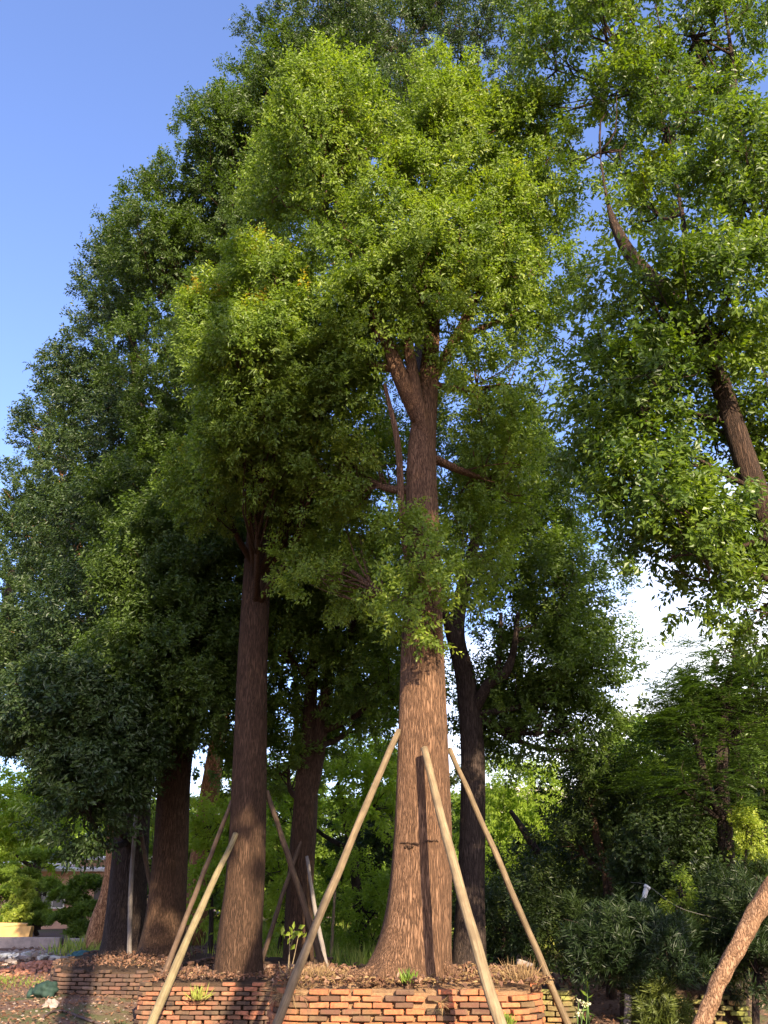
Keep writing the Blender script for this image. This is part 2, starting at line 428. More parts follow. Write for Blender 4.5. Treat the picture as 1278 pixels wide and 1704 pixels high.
def build_tree(name, label, cat, trunk, envs, seed, leaf_m, bark_m, group=None, trunk_sides=20, rfun=None, forks=(), twigs=True,
               limb_r=.085, trunk_n=None, rise=.55, dense=1.0, **kw):
    rng = np.random.default_rng(seed)
    trunk = np.asarray(trunk, float)
    base = trunk[0, :3].copy()
    root = empty(name, base, label, cat, group)
    mb = MB()
    tube(mb, trunk[:, :3], trunk[:, 3], trunk_sides, trunk_n or len(trunk) * 8, rfun)
    for f in forks:
        f = np.asarray(f, float); tube(mb, f[:, :3], f[:, 3], 12, len(f) * 6)
    E = [(c, r, int(n * dense)) for (c, r, n) in envs]
    V, tn, lobes, B = fill_crown(E, rng, **kw)
    if twigs:
        allw = [trunk] + [np.asarray(f, float) for f in forks]
        limbs = {}
        for ei, (c, r, n) in enumerate(E):
            w = min(allw, key=lambda q: np.min(np.linalg.norm(spline(q, 30)[:, :3] - np.asarray(c), axis=1)))
            p, r0 = limb_path(w, c, rng, rise)
            lr = min(limb_r, r0 * .7)
            if np.linalg.norm(p[-1] - p[0]) > .3:
                tube(mb, p, [lr, lr * .7, lr * .3], 7, 9)
            limbs[ei] = spline(p, 12)
        for (ei, lc, lr) in lobes:
            lp = limbs[ei]; j = int(rng.integers(5, 12)); a = lp[min(j, 11)]
            m = (a + lc) / 2 + rng.normal(0, .1, 3) - UP * .08
            tube(mb, [a, m, lc], [.022, .014, .006], 4, 5)
            for _ in range(2):
                e = lc + unit(rng.normal(0, 1, 3) + UP * .5) * lr * .9
                tube(mb, [lc, (lc + e) / 2 + rng.normal(0, .05, 3), e], [.008, .006, .003], 3, 3)
    mb.build('trunk', bark_m, root, smooth=True, off=base)
    leaves_obj('crown', V - base, tn, leaf_m, root)
    return root
def env(px, py, d, rx, ry, rd, n):
    """Crown section: centre at a photograph pixel and distance, radii in pixels (across, up) and metres (depth)."""
    c = P(px, py, d); zc = d * ct + (c[2] - EYE) * st
    el = math.atan2(c[2] - EYE, d)
    return (c, (rx * zc / F, rd, ry * zc / F / max(.5, math.cos(el - PITCH) * math.cos(el) / math.cos(PITCH) + .0)), n)
def tk(*rows):
    """Trunk rows (px, py, d, r) or ('g', px, d, z, r) -> (x, y, z, r)."""
    out = []
    for q in rows:
        if q[0] == 'g': p = G(q[1], q[2], q[3]); out.append([*p, q[4]])
        else: out.append([*P(q[0], q[1], q[2]), q[3]])
    return np.array(out)
def flute(seed, amp=.05, flare=.0, fdir=None, z0=0.0, fh=.45, fw=2.2):
    r = np.random.default_rng(seed); ph = r.uniform(0, 6.28, 4); fr = [2, 3, 5, 9]
    def f(th, i, c):
        k = 1 + sum(amp / (j + 1) * np.sin(th * fr[j] + ph[j] + c[2] * .4 * (j + 1)) for j in range(4))
        h = max(0.0, c[2] - z0)
        if flare: k = k + flare * math.exp(-h / fh) * (np.clip(np.cos(th - fdir), 0, 1) ** fw if fdir is not None else 1)
        k = k + .10 * math.exp(-h / .3) * (1 + np.sin(th * 5 + ph[0]))
        return k
    return f

# ------------------------------------------------------------------ ground
def axis_pts(lo, hi, c, fine, n):
    s = np.linspace(-1, 1, n); k = 5.0
    a = np.sinh(s * k) / math.sinh(k)
    return c + np.where(a < 0, -a * (lo - c), a * (hi - c))
gx = axis_pts(-350, 350, -1.5, .1, 221); gy = axis_pts(-350, 700, 15, .1, 241)
X, Y = np.meshgrid(gx, gy)
rg = np.random.default_rng(5)
near = np.exp(-((X + 1.5) ** 2 + (Y - 15) ** 2) / 300)
Z = ground_z(X, Y) + rg.normal(0, .012, X.shape) * near
nr, nc = X.shape
idx = np.arange(nr * nc).reshape(nr, nc)
q = np.stack([idx[:-1, :-1], idx[:-1, 1:], idx[1:, 1:], idx[1:, :-1]], -1).reshape(-1, 4)
g = mesh_np('ground', np.column_stack([X.ravel(), Y.ravel(), Z.ravel()]), q.ravel(), np.full(len(q), 4), M_GROUND, None, True)
tag(g, kind='structure')

# ------------------------------------------------------------------ brick planters
def rounded(poly, r=.25, n=4):
    out = []; m = len(poly); poly = [np.array(p, float) for p in poly]
    for i in range(m):
        a, b, c = poly[i - 1], poly[i], poly[(i + 1) % m]
        u = (a - b) / np.linalg.norm(a - b); v = (c - b) / np.linalg.norm(c - b)
        p0, p1 = b + u * r, b + v * r
        for t in np.linspace(0, 1, n + 1): out.append((1 - t) ** 2 * p0 + 2 * t * (1 - t) * b + t * t * p1)
    return np.array(out)
def planter(label, poly, z0, z1, mat, seed, soil=M_SOIL, r=.3, holes=0.0, ragged=.3, mound=.10, skip=(), batter=.05, batterdir=1):
    rng = np.random.default_rng(seed)
    pl = rounded(poly, r); cen = pl.mean(0)
    seg = np.roll(pl, -1, 0) - pl; sl = np.linalg.norm(seg, axis=1); cum = np.concatenate([[0], np.cumsum(sl)]); per = cum[-1]
    root = empty('brick_planter', (*cen, z0), label, 'planter', 'brick planters round the tree bases')
    off = np.array([*cen, z0])
    def at(s):
        s = s % per; i = int(np.searchsorted(cum, s, 'right') - 1); i = min(i, len(sl) - 1)
        return pl[i] + seg[i] * ((s - cum[i]) / max(sl[i], 1e-6)), seg[i] / max(sl[i], 1e-6)
    L, H, W, gapx, gapz = .222, .053, .115, .015, .011
    rows = int((z1 - z0) / (H + gapz)); nb = int(per / (L + gapx)); step = per / nb
    mb = MB()
    for rw in range(rows):
        for kx in range(nb):
            top_row = rw == rows - 1
            if top_row and rng.random() < ragged: continue
            if holes and kx % 2 == rw % 2 and rng.random() < holes: continue
            if not top_row and rng.random() < .012: continue
            s = (kx + .5 * (rw % 2) + rng.normal(0, .035)) * step
            if any(a < s % per < b for a, b in skip): continue
            p, t = at(s)
            p0, _ = at(s - .1); p1, _ = at(s + .1); t = p1 - p0; t /= np.linalg.norm(t)
            n = np.array([t[1], -t[0]])
            c2 = p + n * (rng.normal(0, .011) - W / 2 - batter * rw / max(rows, 1))
            a = math.atan2(t[1], t[0]) + rng.normal(0, .035)
            tl = rng.normal(0, .018)
            R = Matrix.Rotation(a, 3, 'Z') @ Matrix.Rotation(tl, 3, 'Y')
            lz = L * rng.uniform(.90, 1.0)
            if holes: lz = L * .72
            tint = float(np.clip(rng.beta(2.2, 1.5), 0, 1)) if rng.random() > .2 else rng.uniform(0, .15)
            mb.box((*c2, z0 + rw * (H + gapz) + H / 2), (lz, W * rng.uniform(.92, 1.03), H * rng.uniform(.9, 1.03)), np.array(R), tint, .004, rng)
    w = mb.build('brick_wall', mat, root, off=off)
    bv = w.modifiers.new('bevel', 'BEVEL'); bv.width = .007; bv.segments = 1
    # soil: rings from the inner wall line up over a low mound
    nl = unit(seg)[:, [1, 0]] * np.array([1, -1])
    rings = []
    inner = pl - (pl - cen) / np.linalg.norm(pl - cen, axis=1)[:, None] * (W * 1.0 + batter)
    rings.append(np.column_stack([inner, np.full(len(pl), z0 - .02)]))
    zt = z0 + (rows - .6) * (H + gapz)
    dense = 12
    for k in range(dense + 1):
        f = 1 - k / (dense + .3)
        xy = cen + (inner - cen) * (f if k else .995)
        zz = zt + mound * (1 - f ** 2) + rng.normal(0, .010, len(pl))
        rings.append(np.column_stack([xy, zz]))
    V = np.concatenate(rings); sb = MB(); sb.grid(V, len(rings), len(pl)); sb.build('soil_fill', soil, root, smooth=False, off=off)
    return root, zt + mound

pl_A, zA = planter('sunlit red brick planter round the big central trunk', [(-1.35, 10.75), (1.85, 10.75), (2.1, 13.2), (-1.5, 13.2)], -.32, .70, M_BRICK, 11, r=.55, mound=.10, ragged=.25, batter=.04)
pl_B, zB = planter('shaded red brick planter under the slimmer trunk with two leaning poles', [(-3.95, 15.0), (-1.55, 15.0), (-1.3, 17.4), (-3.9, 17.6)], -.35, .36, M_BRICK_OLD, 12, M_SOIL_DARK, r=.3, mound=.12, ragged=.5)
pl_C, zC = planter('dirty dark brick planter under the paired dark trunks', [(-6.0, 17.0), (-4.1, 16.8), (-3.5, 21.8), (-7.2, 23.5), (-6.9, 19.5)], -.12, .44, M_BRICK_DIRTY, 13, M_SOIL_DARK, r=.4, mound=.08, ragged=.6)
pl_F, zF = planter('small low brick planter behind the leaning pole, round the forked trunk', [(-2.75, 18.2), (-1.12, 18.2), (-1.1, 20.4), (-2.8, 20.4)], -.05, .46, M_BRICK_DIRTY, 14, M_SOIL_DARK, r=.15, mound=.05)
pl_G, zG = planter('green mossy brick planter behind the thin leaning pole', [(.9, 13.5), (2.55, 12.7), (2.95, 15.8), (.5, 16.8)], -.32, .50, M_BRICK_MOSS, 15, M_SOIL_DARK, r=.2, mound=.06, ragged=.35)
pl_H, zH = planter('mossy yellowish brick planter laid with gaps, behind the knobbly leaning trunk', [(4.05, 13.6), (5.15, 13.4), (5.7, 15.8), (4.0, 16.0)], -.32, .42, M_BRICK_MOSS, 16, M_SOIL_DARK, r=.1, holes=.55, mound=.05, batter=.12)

# ------------------------------------------------------------------ the camphor row
GROW = 'tall camphor trees standing in a row'
# central tree
tA = tk(('g', 692, 11.55, .45, .40), ('g', 696, 11.55, 1.1, .39), (703, 1400, 11.55, .365), (704, 1250, 11.55, .33), (704, 1070, 11.6, .295), (703, 900, 11.7, .262),
        (701, 760, 11.8, .235), (712, 640, 11.9, .18), (722, 520, 12.0, .12), (730, 400, 12.0, .06), (738, 300, 12.0, .015))
fkA = [tk((700, 700, 11.75, .15), (668, 630, 11.5, .14), (640, 560, 11.4, .10), (600, 460, 11.3, .07), (560, 330, 11.3, .045)),
       tk((715, 760, 11.8, .12), (690, 640, 11.5, .10), (676, 520, 11.4, .08), (690, 380, 11.3, .05), (720, 260, 11.3, .03)),
       tk((716, 640, 11.9, .10), (770, 540, 11.8, .08), (830, 420, 11.7, .05), (870, 300, 11.7, .03)),
       tk((690, 1000, 11.6, .06), (670, 870, 11.5, .055), (662, 740, 11.4, .05), (640, 640, 11.4, .03))]
cvA1, cvA2 = clear_view(spline(tA, 80), 36, 625, 850, .5), clear_view(spline(fkA[0], 40), 20, 575, 690, .45)
def carve_A(B): return cvA1(B) | cvA2(B)
envA = [env(555, 245, 11.0, 72, 95, 1.0, 34), env(480, 300, 12.0, 40, 60, .8, 10), env(745, 240, 11.0, 48, 95, .8, 28), env(875, 285, 11.2, 66, 80, .9, 28),
        env(640, 420, 11.3, 85, 110, 1.2, 24), env(560, 400, 12.6, 60, 70, .9, 10), env(720, 460, 11.0, 80, 100, .7, 18), env(810, 440, 11.4, 100, 110, 1.0, 26), env(905, 500, 12.2, 75, 110, 1.0, 11),
        env(600, 600, 12.3, 60, 70, .8, 9), env(620, 550, 11.4, 50, 40, .6, 6), env(840, 640, 12.2, 85, 90, 1.0, 12), env(590, 780, 13.2, 75, 85, 1.0, 20), env(820, 800, 12.9, 80, 80, 1.0, 13),
        env(560, 930, 13.8, 75, 70, 1.0, 16), env(688, 925, 11.3, 34, 44, .2, 4), env(708, 1010, 11.1, 16, 14, .08, 3), env(765, 930, 12.8, 45, 60, .6, 7),]
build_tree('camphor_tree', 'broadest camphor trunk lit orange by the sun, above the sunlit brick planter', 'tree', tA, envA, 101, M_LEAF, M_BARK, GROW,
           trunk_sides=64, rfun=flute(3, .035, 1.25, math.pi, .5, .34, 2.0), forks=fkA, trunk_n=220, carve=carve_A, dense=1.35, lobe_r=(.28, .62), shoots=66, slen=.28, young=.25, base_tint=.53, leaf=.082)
tK = tk(('g', 716, 15.2, .1, .30), (712, 1200, 15.2, .27), (706, 900, 15.2, .24), (705, 600, 15.6, .2), (690, 350, 17.2, .13), (670, 200, 16.6, .05), (690, 60, 16.4, .015))
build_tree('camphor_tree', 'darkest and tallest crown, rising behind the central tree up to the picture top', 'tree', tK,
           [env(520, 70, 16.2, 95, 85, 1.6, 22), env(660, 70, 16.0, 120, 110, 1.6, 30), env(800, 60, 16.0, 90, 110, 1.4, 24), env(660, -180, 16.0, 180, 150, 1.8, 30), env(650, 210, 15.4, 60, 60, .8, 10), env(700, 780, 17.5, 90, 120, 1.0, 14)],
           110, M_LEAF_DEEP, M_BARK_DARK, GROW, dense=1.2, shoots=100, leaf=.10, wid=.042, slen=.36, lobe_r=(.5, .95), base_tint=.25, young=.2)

def scar():
    A = bpy.data.objects['camphor_tree']; o = np.array(A.location); r = np.random.default_rng(6)
    T = spline(tA, 200); i = int(np.argmin(np.abs(T[:, 2] - 2.18))); c, rad = T[i, :3], T[i, 3]
    mb = MB()
    for (a0, a1, z0, th) in ((200, 262, 0, .020), (268, 300, .03, .016), (232, 250, -.03, .024)):
        an = np.radians(np.linspace(a0, a1, 12))
        pts = np.column_stack([c[0] + np.cos(an) * rad * 1.03, c[1] + np.sin(an) * rad * 1.03, c[2] + z0 + r.normal(0, .012, 12)])
        tube(mb, pts, th * .5 * r.uniform(.3, 1.3, 12), 7, 40)
    mb.build('bark_scar', M_BARK_ROW, A, smooth=True, off=o)
scar()

def roots():
    A = bpy.data.objects['camphor_tree']; o = np.array(A.location); r = np.random.default_rng(16)
    for pts, rr in (([(655, 11.45, .92), (618, 11.35, .76), (575, 11.3, .69), (530, 11.15, .64)], (.11, .085, .055, .02)),
                    ([(650, 11.3, .85), (628, 11.1, .71), (600, 11.0, .64)], (.09, .06, .02)),
                    ([(735, 11.4, .85), (760, 11.3, .72), (795, 11.25, .64)], (.09, .06, .02)), ([(690, 11.1, .78), (684, 10.98, .68), (676, 10.92, .62)], (.08, .05, .02))):
        mb = MB(); tube(mb, [G(*q) for q in pts], rr, 14, 30, lambda th, i, c: 1 + .10 * np.sin(th * 3 + i * .4) + .06 * np.sin(i * 1.3))
        mb.build('root', M_BARK, A, smooth=True, off=o)
roots()

# slimmer tree left of it, golden shoots on its top
tB = tk(('g', 397, 16.2, .30, .43), ('g', 400, 16.2, 1.0, .385), (408, 1450, 16.2, .345), (416, 1250, 16.2, .305), (421, 1100, 16.2, .285), (428, 950, 16.2, .27), (434, 850, 16.2, .25), (445, 700, 16.1, .22), (452, 560, 15.9, .14), (455, 460, 15.7, .06))
envB = [env(448, 480, 11.9, 40, 50, .6, 20), env(352, 545, 12.1, 30, 46, .5, 14), env(528, 575, 11.9, 52, 45, .6, 20), env(425, 610, 12.0, 84, 50, .8, 32), env(545, 665, 12.3, 55, 45, .7, 18),
        env(430, 730, 12.9, 96, 60, 1.0, 34), env(350, 790, 14.4, 55, 75, 1.0, 18), env(500, 815, 14.4, 80, 50, 1.0, 20)]
build_tree('camphor_tree', 'slimmer camphor with orange-tipped young shoots, two poles leaning on its reddish trunk', 'tree', tB, envB, 102, M_LEAF, M_BARK_ROW, GROW,
           trunk_sides=40, rfun=flute(5, .04), trunk_n=90, dense=1.3, lobe_r=(.28, .58), shoots=66, slen=.27, young=.75, base_tint=.44, leaf=.088, wid=.038)

# tall crown behind it, over the second planter
tC = tk(('g', 268, 20.2, .38, .55), ('g', 274, 20.2, 1.1, .46), (283, 1420, 20.2, .40), (292, 1290, 20.2, .37), (310, 1120, 20.2, .38), (325, 900, 20.2, .33), (340, 700, 20.0, .27), (360, 500, 19.6, .2), (380, 300, 19.2, .1))
envC = [env(410, 240, 17.5, 75, 90, 1.5, 13), env(325, 340, 18.5, 58, 65, 1.3, 13), env(400, 400, 18.0, 110, 100, 1.6, 18), env(270, 470, 19.0, 80, 90, 1.6, 14), env(290, 640, 19.0, 80, 100, 1.7, 16),
        env(290, 840, 19.2, 110, 110, 1.8, 20), env(330, 1030, 19.2, 90, 100, 1.6, 16), env(270, 1160, 19.2, 100, 80, 1.6, 16), env(540, 200, 16.5, 60, 60, 1.2, 8), env(310, 950, 18.0, 90, 90, 1.2, 22), env(290, 1120, 18.0, 95, 90, 1.2, 28), env(370, 860, 18.4, 60, 90, 1.2, 16), env(400, 600, 17.5, 70, 110, 1.2, 16), env(385, 262, 17.0, 40, 45, 1.0, 9), env(470, 130, 16.0, 36, 60, 1.0, 11), env(262, 410, 18.4, 42, 50, 1.0, 9)]
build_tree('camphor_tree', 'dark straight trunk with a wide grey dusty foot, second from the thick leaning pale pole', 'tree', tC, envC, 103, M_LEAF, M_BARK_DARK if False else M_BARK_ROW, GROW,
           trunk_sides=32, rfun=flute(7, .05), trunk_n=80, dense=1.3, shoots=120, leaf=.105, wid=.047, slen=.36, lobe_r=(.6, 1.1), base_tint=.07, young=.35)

tD = tk(('g', 207, 21.6, .30, .62), ('g', 209, 21.6, .9, .48), (216, 1440, 21.6, .42), (226, 1310, 21.6, .38), (242, 1180, 21.6, .32), (250, 980, 21.6, .28), (240, 760, 21.6, .22), (220, 560, 21.6, .12))
fkD = [tk((216, 1400, 21.6, .25), (204, 1330, 21.5, .22), (196, 1230, 21.4, .18), (180, 1080, 21.4, .14))]
envD = [env(222, 470, 22.0, 42, 55, 1.4, 9), env(160, 590, 22.0, 60, 80, 1.7, 14), env(200, 740, 21.5, 90, 90, 1.9, 20), env(180, 900, 21.5, 80, 100, 2.0, 18), env(200, 1060, 20.5, 90, 90, 1.8, 20), env(205, 1190, 19.8, 75, 60, 1.4, 18),
        env(235, 1215, 19.6, 60, 50, 1.0, 12), env(145, 1335, 17.2, 20, 22, .5, 9), env(112, 1200, 17.4, 30, 40, .8, 10), env(165, 1240, 17.4, 45, 50, .8, 14)]
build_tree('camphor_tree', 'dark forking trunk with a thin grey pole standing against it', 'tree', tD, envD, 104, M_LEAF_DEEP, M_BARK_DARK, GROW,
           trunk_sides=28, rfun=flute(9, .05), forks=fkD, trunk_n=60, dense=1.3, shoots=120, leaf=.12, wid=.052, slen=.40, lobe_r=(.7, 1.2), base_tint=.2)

tE = tk(('g', 166, 26.5, .2, .50), ('g', 174, 26.5, 1.0, .38), (186, 1480, 26.5, .30), (194, 1400, 26.5, .27), (196, 1250, 26.5, .34), (160, 1050, 26.5, .26), (120, 860, 26.5, .12))
envE = [env(95, 760, 27, 45, 75, 1.6, 9), env(75, 900, 27, 70, 90, 2.0, 14), env(60, 1060, 27, 80, 95, 2.2, 16), env(80, 1160, 26.5, 80, 60, 2.0, 16)]
build_tree('camphor_tree', 'orange sun-flecked trunk foot showing behind the dark forking trunk', 'tree', tE, envE, 105, M_LEAF_DEEP, M_BARK_SUN_ORANGE, GROW,
           trunk_sides=24, rfun=flute(13, .06), dense=1.3, shoots=110, leaf=.14, wid=.062, slen=.46, lobe_r=(.8, 1.4), base_tint=.2)

tE2 = tk(('g', -60, 34, .2, .5), (-40, 1350, 34, .4), (-10, 1150, 34, .3), (20, 950, 34, .15))
envE2 = [env(15, 870, 34, 38, 60, 1.8, 8), env(0, 1000, 34, 60, 80, 2.2, 12), env(-20, 1150, 34, 70, 80, 2.2, 12)]
build_tree('camphor_tree', 'farthest crown of the camphor row, its trunk out of view', 'tree', tE2, envE2, 106, M_LEAF_DEEP, M_BARK_DARK, GROW,
           trunk_sides=12, shoots=100, leaf=.16, wid=.07, slen=.5, lobe_r=(.9, 1.5), base_tint=.2, twigs=False)

# forked tree between the two front trunks
tF = tk(('g', 497, 19.2, .30, .34), (499, 1480, 19.2, .30), (505, 1380, 19.2, .28), (510, 1300, 19.2, .25), (514, 1220, 19.2, .16), (520, 1120, 19.2, .13), (528, 1000, 19.2, .08))
fkF = [tk((512, 1330, 19.2, .20), (528, 1260, 19.2, .16), (540, 1170, 19.2, .14), (556, 1060, 19.2, .09), (575, 960, 19.2, .05))]
envF = [env(500, 1010, 20, 65, 80, 1.5, 11), env(590, 1080, 20, 80, 70, 1.5, 13), env(480, 1150, 20, 50, 60, 1.3, 7), env(610, 1180, 20.5, 60, 60, 1.3, 8), env(555, 960, 20, 90, 90, 1.5, 12), env(480, 1270, 20.5, 55, 50, 1.0, 8), env(500, 920, 17.5, 70, 70, 1.0, 14), env(600, 1000, 18.0, 80, 60, 1.0, 14), env(640, 1130, 18.5, 50, 60, .9, 9), env(470, 1080, 18.4, 35, 60, .8, 8)]
build_tree('forked_tree', 'thinner trunk forking into two dark stems between the two front trunks', 'tree', tF, envF, 107, M_LEAF, M_BARK_ROW, None,
           trunk_sides=24, rfun=flute(15, .06), forks=fkF, trunk_n=50, dense=1.3, shoots=85, leaf=.11, wid=.048, slen=.36, lobe_r=(.5, .95), base_tint=.35, young=.35)

# black trunk right of the central one
tG = tk(('g', 780, 15.6, .25, .32), (783, 1500, 15.6, .25), (786, 1380, 15.6, .225), (786, 1240, 15.6, .21), (775, 1130, 15.6, .18), (760, 1040, 15.6, .15), (790, 900, 15.8, .10), (830, 760, 16, .06))
fkG = [tk((786, 1190, 15.6, .10), (812, 1140, 15.4, .11), (840, 1120, 15.2, .10), (855, 1080, 15.2, .06), (862, 1020, 15.3, .04)),
       tk((826, 1132, 15.3, .06), (832, 1080, 15.3, .05), (834, 1020, 15.3, .03)),
       tk((768, 1110, 15.6, .14), (752, 1060, 15.5, .11), (738, 1010, 15.4, .08), (720, 940, 15.3, .05))]
envG = [env(850, 760, 16.5, 75, 70, 1.3, 9), env(930, 850, 16.5, 52, 80, 1.2, 8), env(850, 900, 16.3, 80, 75, 1.3, 11), env(945, 990, 16.0, 48, 70, 1.2, 10), env(975, 1110, 15.8, 62, 42, 1.1, 9), env(890, 1130, 16.2, 80, 60, 1.3, 12),
        env(890, 1020, 16.6, 70, 60, 1.3, 8), env(930, 1215, 16.0, 80, 35, 1.0, 8), env(810, 1190, 17.0, 70, 45, 1.2, 8), env(990, 1245, 16.5, 30, 28, .6, 3)]
build_tree('dark_trunk_tree', 'tree with nearly black trunk rising out of the mossy planter', 'tree', tG, envG, 108, M_LEAF, M_BARK_DARK, None,
           trunk_sides=24, rfun=flute(17, .05), forks=fkG, trunk_n=50, dense=1.5, shoots=75, leaf=.095, wid=.042, slen=.36, lobe_r=(.42, .8), base_tint=.2, young=.4)

# ------------------------------------------------------------------ near overhanging tree
tH = tk(('g', 1600, 9.0, -.3, .34), (1500, 1500, 9.0, .30), (1380, 1150, 9.0, .26), (1290, 900, 9.0, .16), (1248, 790, 9.0, .148), (1215, 690, 9.0, .135), (1180, 590, 9.0, .125), (1130, 510, 9.1, .125), (1062, 440, 9.2, .11), (1030, 390, 9.3, .08), (1012, 340, 9.4, .03), (1000, 270, 9.5, .012))
fkH = [tk((1285, 890, 9.0, .12), (1330, 640, 9.2, .11), (1290, 350, 9.5, .09), (1225, 210, 9.6, .075), (1220, 110, 9.8, .04), (1200, -20, 9.8, .015)),
       tk((1130, 510, 9.1, .07), (1140, 400, 9.2, .04), (1125, 300, 9.4, .025), (1110, 200, 9.5, .01))]
cvH1, cvH2 = clear_view(spline(tH, 90), 28, 570, 905, .25), clear_view(spline(tH, 90), 30, 375, 510, .05)
def carve_H(B): return cvH1(B) | cvH2(B)
envH = [env(1010, 70, 9.8, 110, 90, 1.0, 14), env(1150, 60, 9.8, 90, 100, 1.0, 14), env(1000, 250, 10.0, 55, 80, .8, 5), env(1110, 210, 9.8, 80, 80, 1.0, 9), env(1235, 330, 8.6, 55, 85, .7, 9),
        env(1090, 350, 9.6, 50, 60, .8, 3), env(1090, 545, 8.6, 80, 70, .8, 11), env(1200, 520, 8.6, 70, 70, .8, 9), env(1060, 690, 8.8, 80, 70, .8, 8), env(1180, 700, 9.6, 70, 70, .8, 5), env(1000, 620, 9.4, 40, 60, .6, 3),
        env(1085, 820, 8.8, 60, 60, .8, 9), env(1185, 900, 9.2, 60, 34, .6, 7), env(1120, 925, 8.7, 18, 22, .3, 2), env(1285, 1000, 8.7, 40, 30, .5, 3), env(900, 110, 10.6, 55, 75, .8, 8), env(1340, 700, 9.0, 80, 200, 1.0, 12), env(1360, 300, 9.2, 80, 220, 1.0, 12),
        env(1100, -120, 10.0, 180, 110, 1.2, 14), env(920, 20, 10.4, 50, 50, .8, 4)]
build_tree('overhanging_tree', 'nearer tree overhanging from the side, large dark leaves and a leaning reddish limb', 'tree', tH, envH, 109, M_LEAF_NEAR, M_BARK_LIMB, None,
           trunk_sides=28, rfun=flute(19, .05), forks=fkH, trunk_n=80, carve=carve_H, dense=1.45, k=10, shoots=62, leaf=.098, wid=.046, slen=.30, lobe_r=(.35, .62), base_tint=.36, young=.6, limb_r=.035)

# trees standing behind the photographer: they throw the shade over the lower crowns
def shade_tree(label, x, y, h, crown, lean, seed):
    tr = np.array([[x + lean, y, -.3, .35], [x + lean * .8, y, h * .35, .26], [x, y + .2, h * .7, .18], [x, y, h * .95, .05]])
    build_tree('camphor_tree', label, 'tree', tr, crown, seed, M_LEAF, M_BARK_ROW, GROW, shoots=36, leaf=.20, wid=.09, slen=.5, lobe_r=(.7, 1.2), twigs=False)

shade_tree('camphor behind the photographer, shading the middle of the big tree', 4.9, -2.6, 17, [((4.9, -2.6, 13.9), (1.7, 2.2, 2.0), 46)], -2.4, 130)
shade_tree('taller camphor behind the photographer, shading the row of dark crowns', 2.2, -3.4, 25, [((3.0, -3.6, 14.2), (1.5, 2.0, 2.2), 30), ((.4, -3.6, 13.8), (1.4, 2.0, 1.6), 18), ((.8, -3.6, 21.6), (.8, 1.6, 2.0), 14)], -.9, 131)

# ------------------------------------------------------------------ poles propping the trunks
def pole(label, a, b, r0, r1, mat, seed, name='support_pole', group='poles propping the trunks'):
    """a: top point, b: foot point."""
    a, b = np.asarray(a, float), np.asarray(b, float); rng = np.random.default_rng(seed)
    ln = float(np.linalg.norm(a - b)); n = 16
    zs = np.linspace(0, ln, n)
    bow = .012 * ln * np.sin(zs / ln * math.pi)
    path = np.column_stack([bow + rng.normal(0, .004, n), rng.normal(0, .004, n), zs])
    rad = np.linspace(r0, r1, n) * rng.uniform(.94, 1.06, n)
    mb = MB(); tube(mb, path, rad, 14, 44, flute(seed, .03))
    o = mb.build(name, mat, None, smooth=True)
    o.location = tuple(b); o.rotation_euler = Vector(a - b).to_track_quat('Z', 'Y').to_euler()
    return tag(o, label, 'pole', group)
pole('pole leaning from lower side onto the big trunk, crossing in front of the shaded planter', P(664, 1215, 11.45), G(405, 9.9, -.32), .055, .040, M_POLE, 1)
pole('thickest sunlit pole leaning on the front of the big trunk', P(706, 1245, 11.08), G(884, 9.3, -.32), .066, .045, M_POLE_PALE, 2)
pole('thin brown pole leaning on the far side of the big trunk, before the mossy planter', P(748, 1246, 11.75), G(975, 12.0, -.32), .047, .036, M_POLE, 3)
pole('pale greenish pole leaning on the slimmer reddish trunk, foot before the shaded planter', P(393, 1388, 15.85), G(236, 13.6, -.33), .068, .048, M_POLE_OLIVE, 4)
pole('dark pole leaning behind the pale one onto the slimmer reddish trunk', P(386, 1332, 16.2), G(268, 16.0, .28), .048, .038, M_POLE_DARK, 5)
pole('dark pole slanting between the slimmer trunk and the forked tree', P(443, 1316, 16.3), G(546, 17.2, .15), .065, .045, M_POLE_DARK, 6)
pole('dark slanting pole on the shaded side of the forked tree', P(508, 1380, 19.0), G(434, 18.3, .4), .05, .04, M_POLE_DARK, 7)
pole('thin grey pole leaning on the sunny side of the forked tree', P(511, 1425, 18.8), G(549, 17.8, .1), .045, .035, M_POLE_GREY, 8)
pole('slim upright yellowish stake in the grass beyond the forked tree', P(558, 1470, 22), gp(550, 22), .04, .03, M_POLE_PALE, 9, 'stake', None)
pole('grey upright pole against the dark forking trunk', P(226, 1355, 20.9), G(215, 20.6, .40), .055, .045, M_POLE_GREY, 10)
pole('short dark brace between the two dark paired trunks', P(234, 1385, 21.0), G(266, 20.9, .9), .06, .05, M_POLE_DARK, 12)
pole('short post among the dark shrubs beside the white pipe', P(1046, 1655, 12.4), gp(1043, 12.4), .05, .045, M_POLE_GREY, 13, 'post', None)

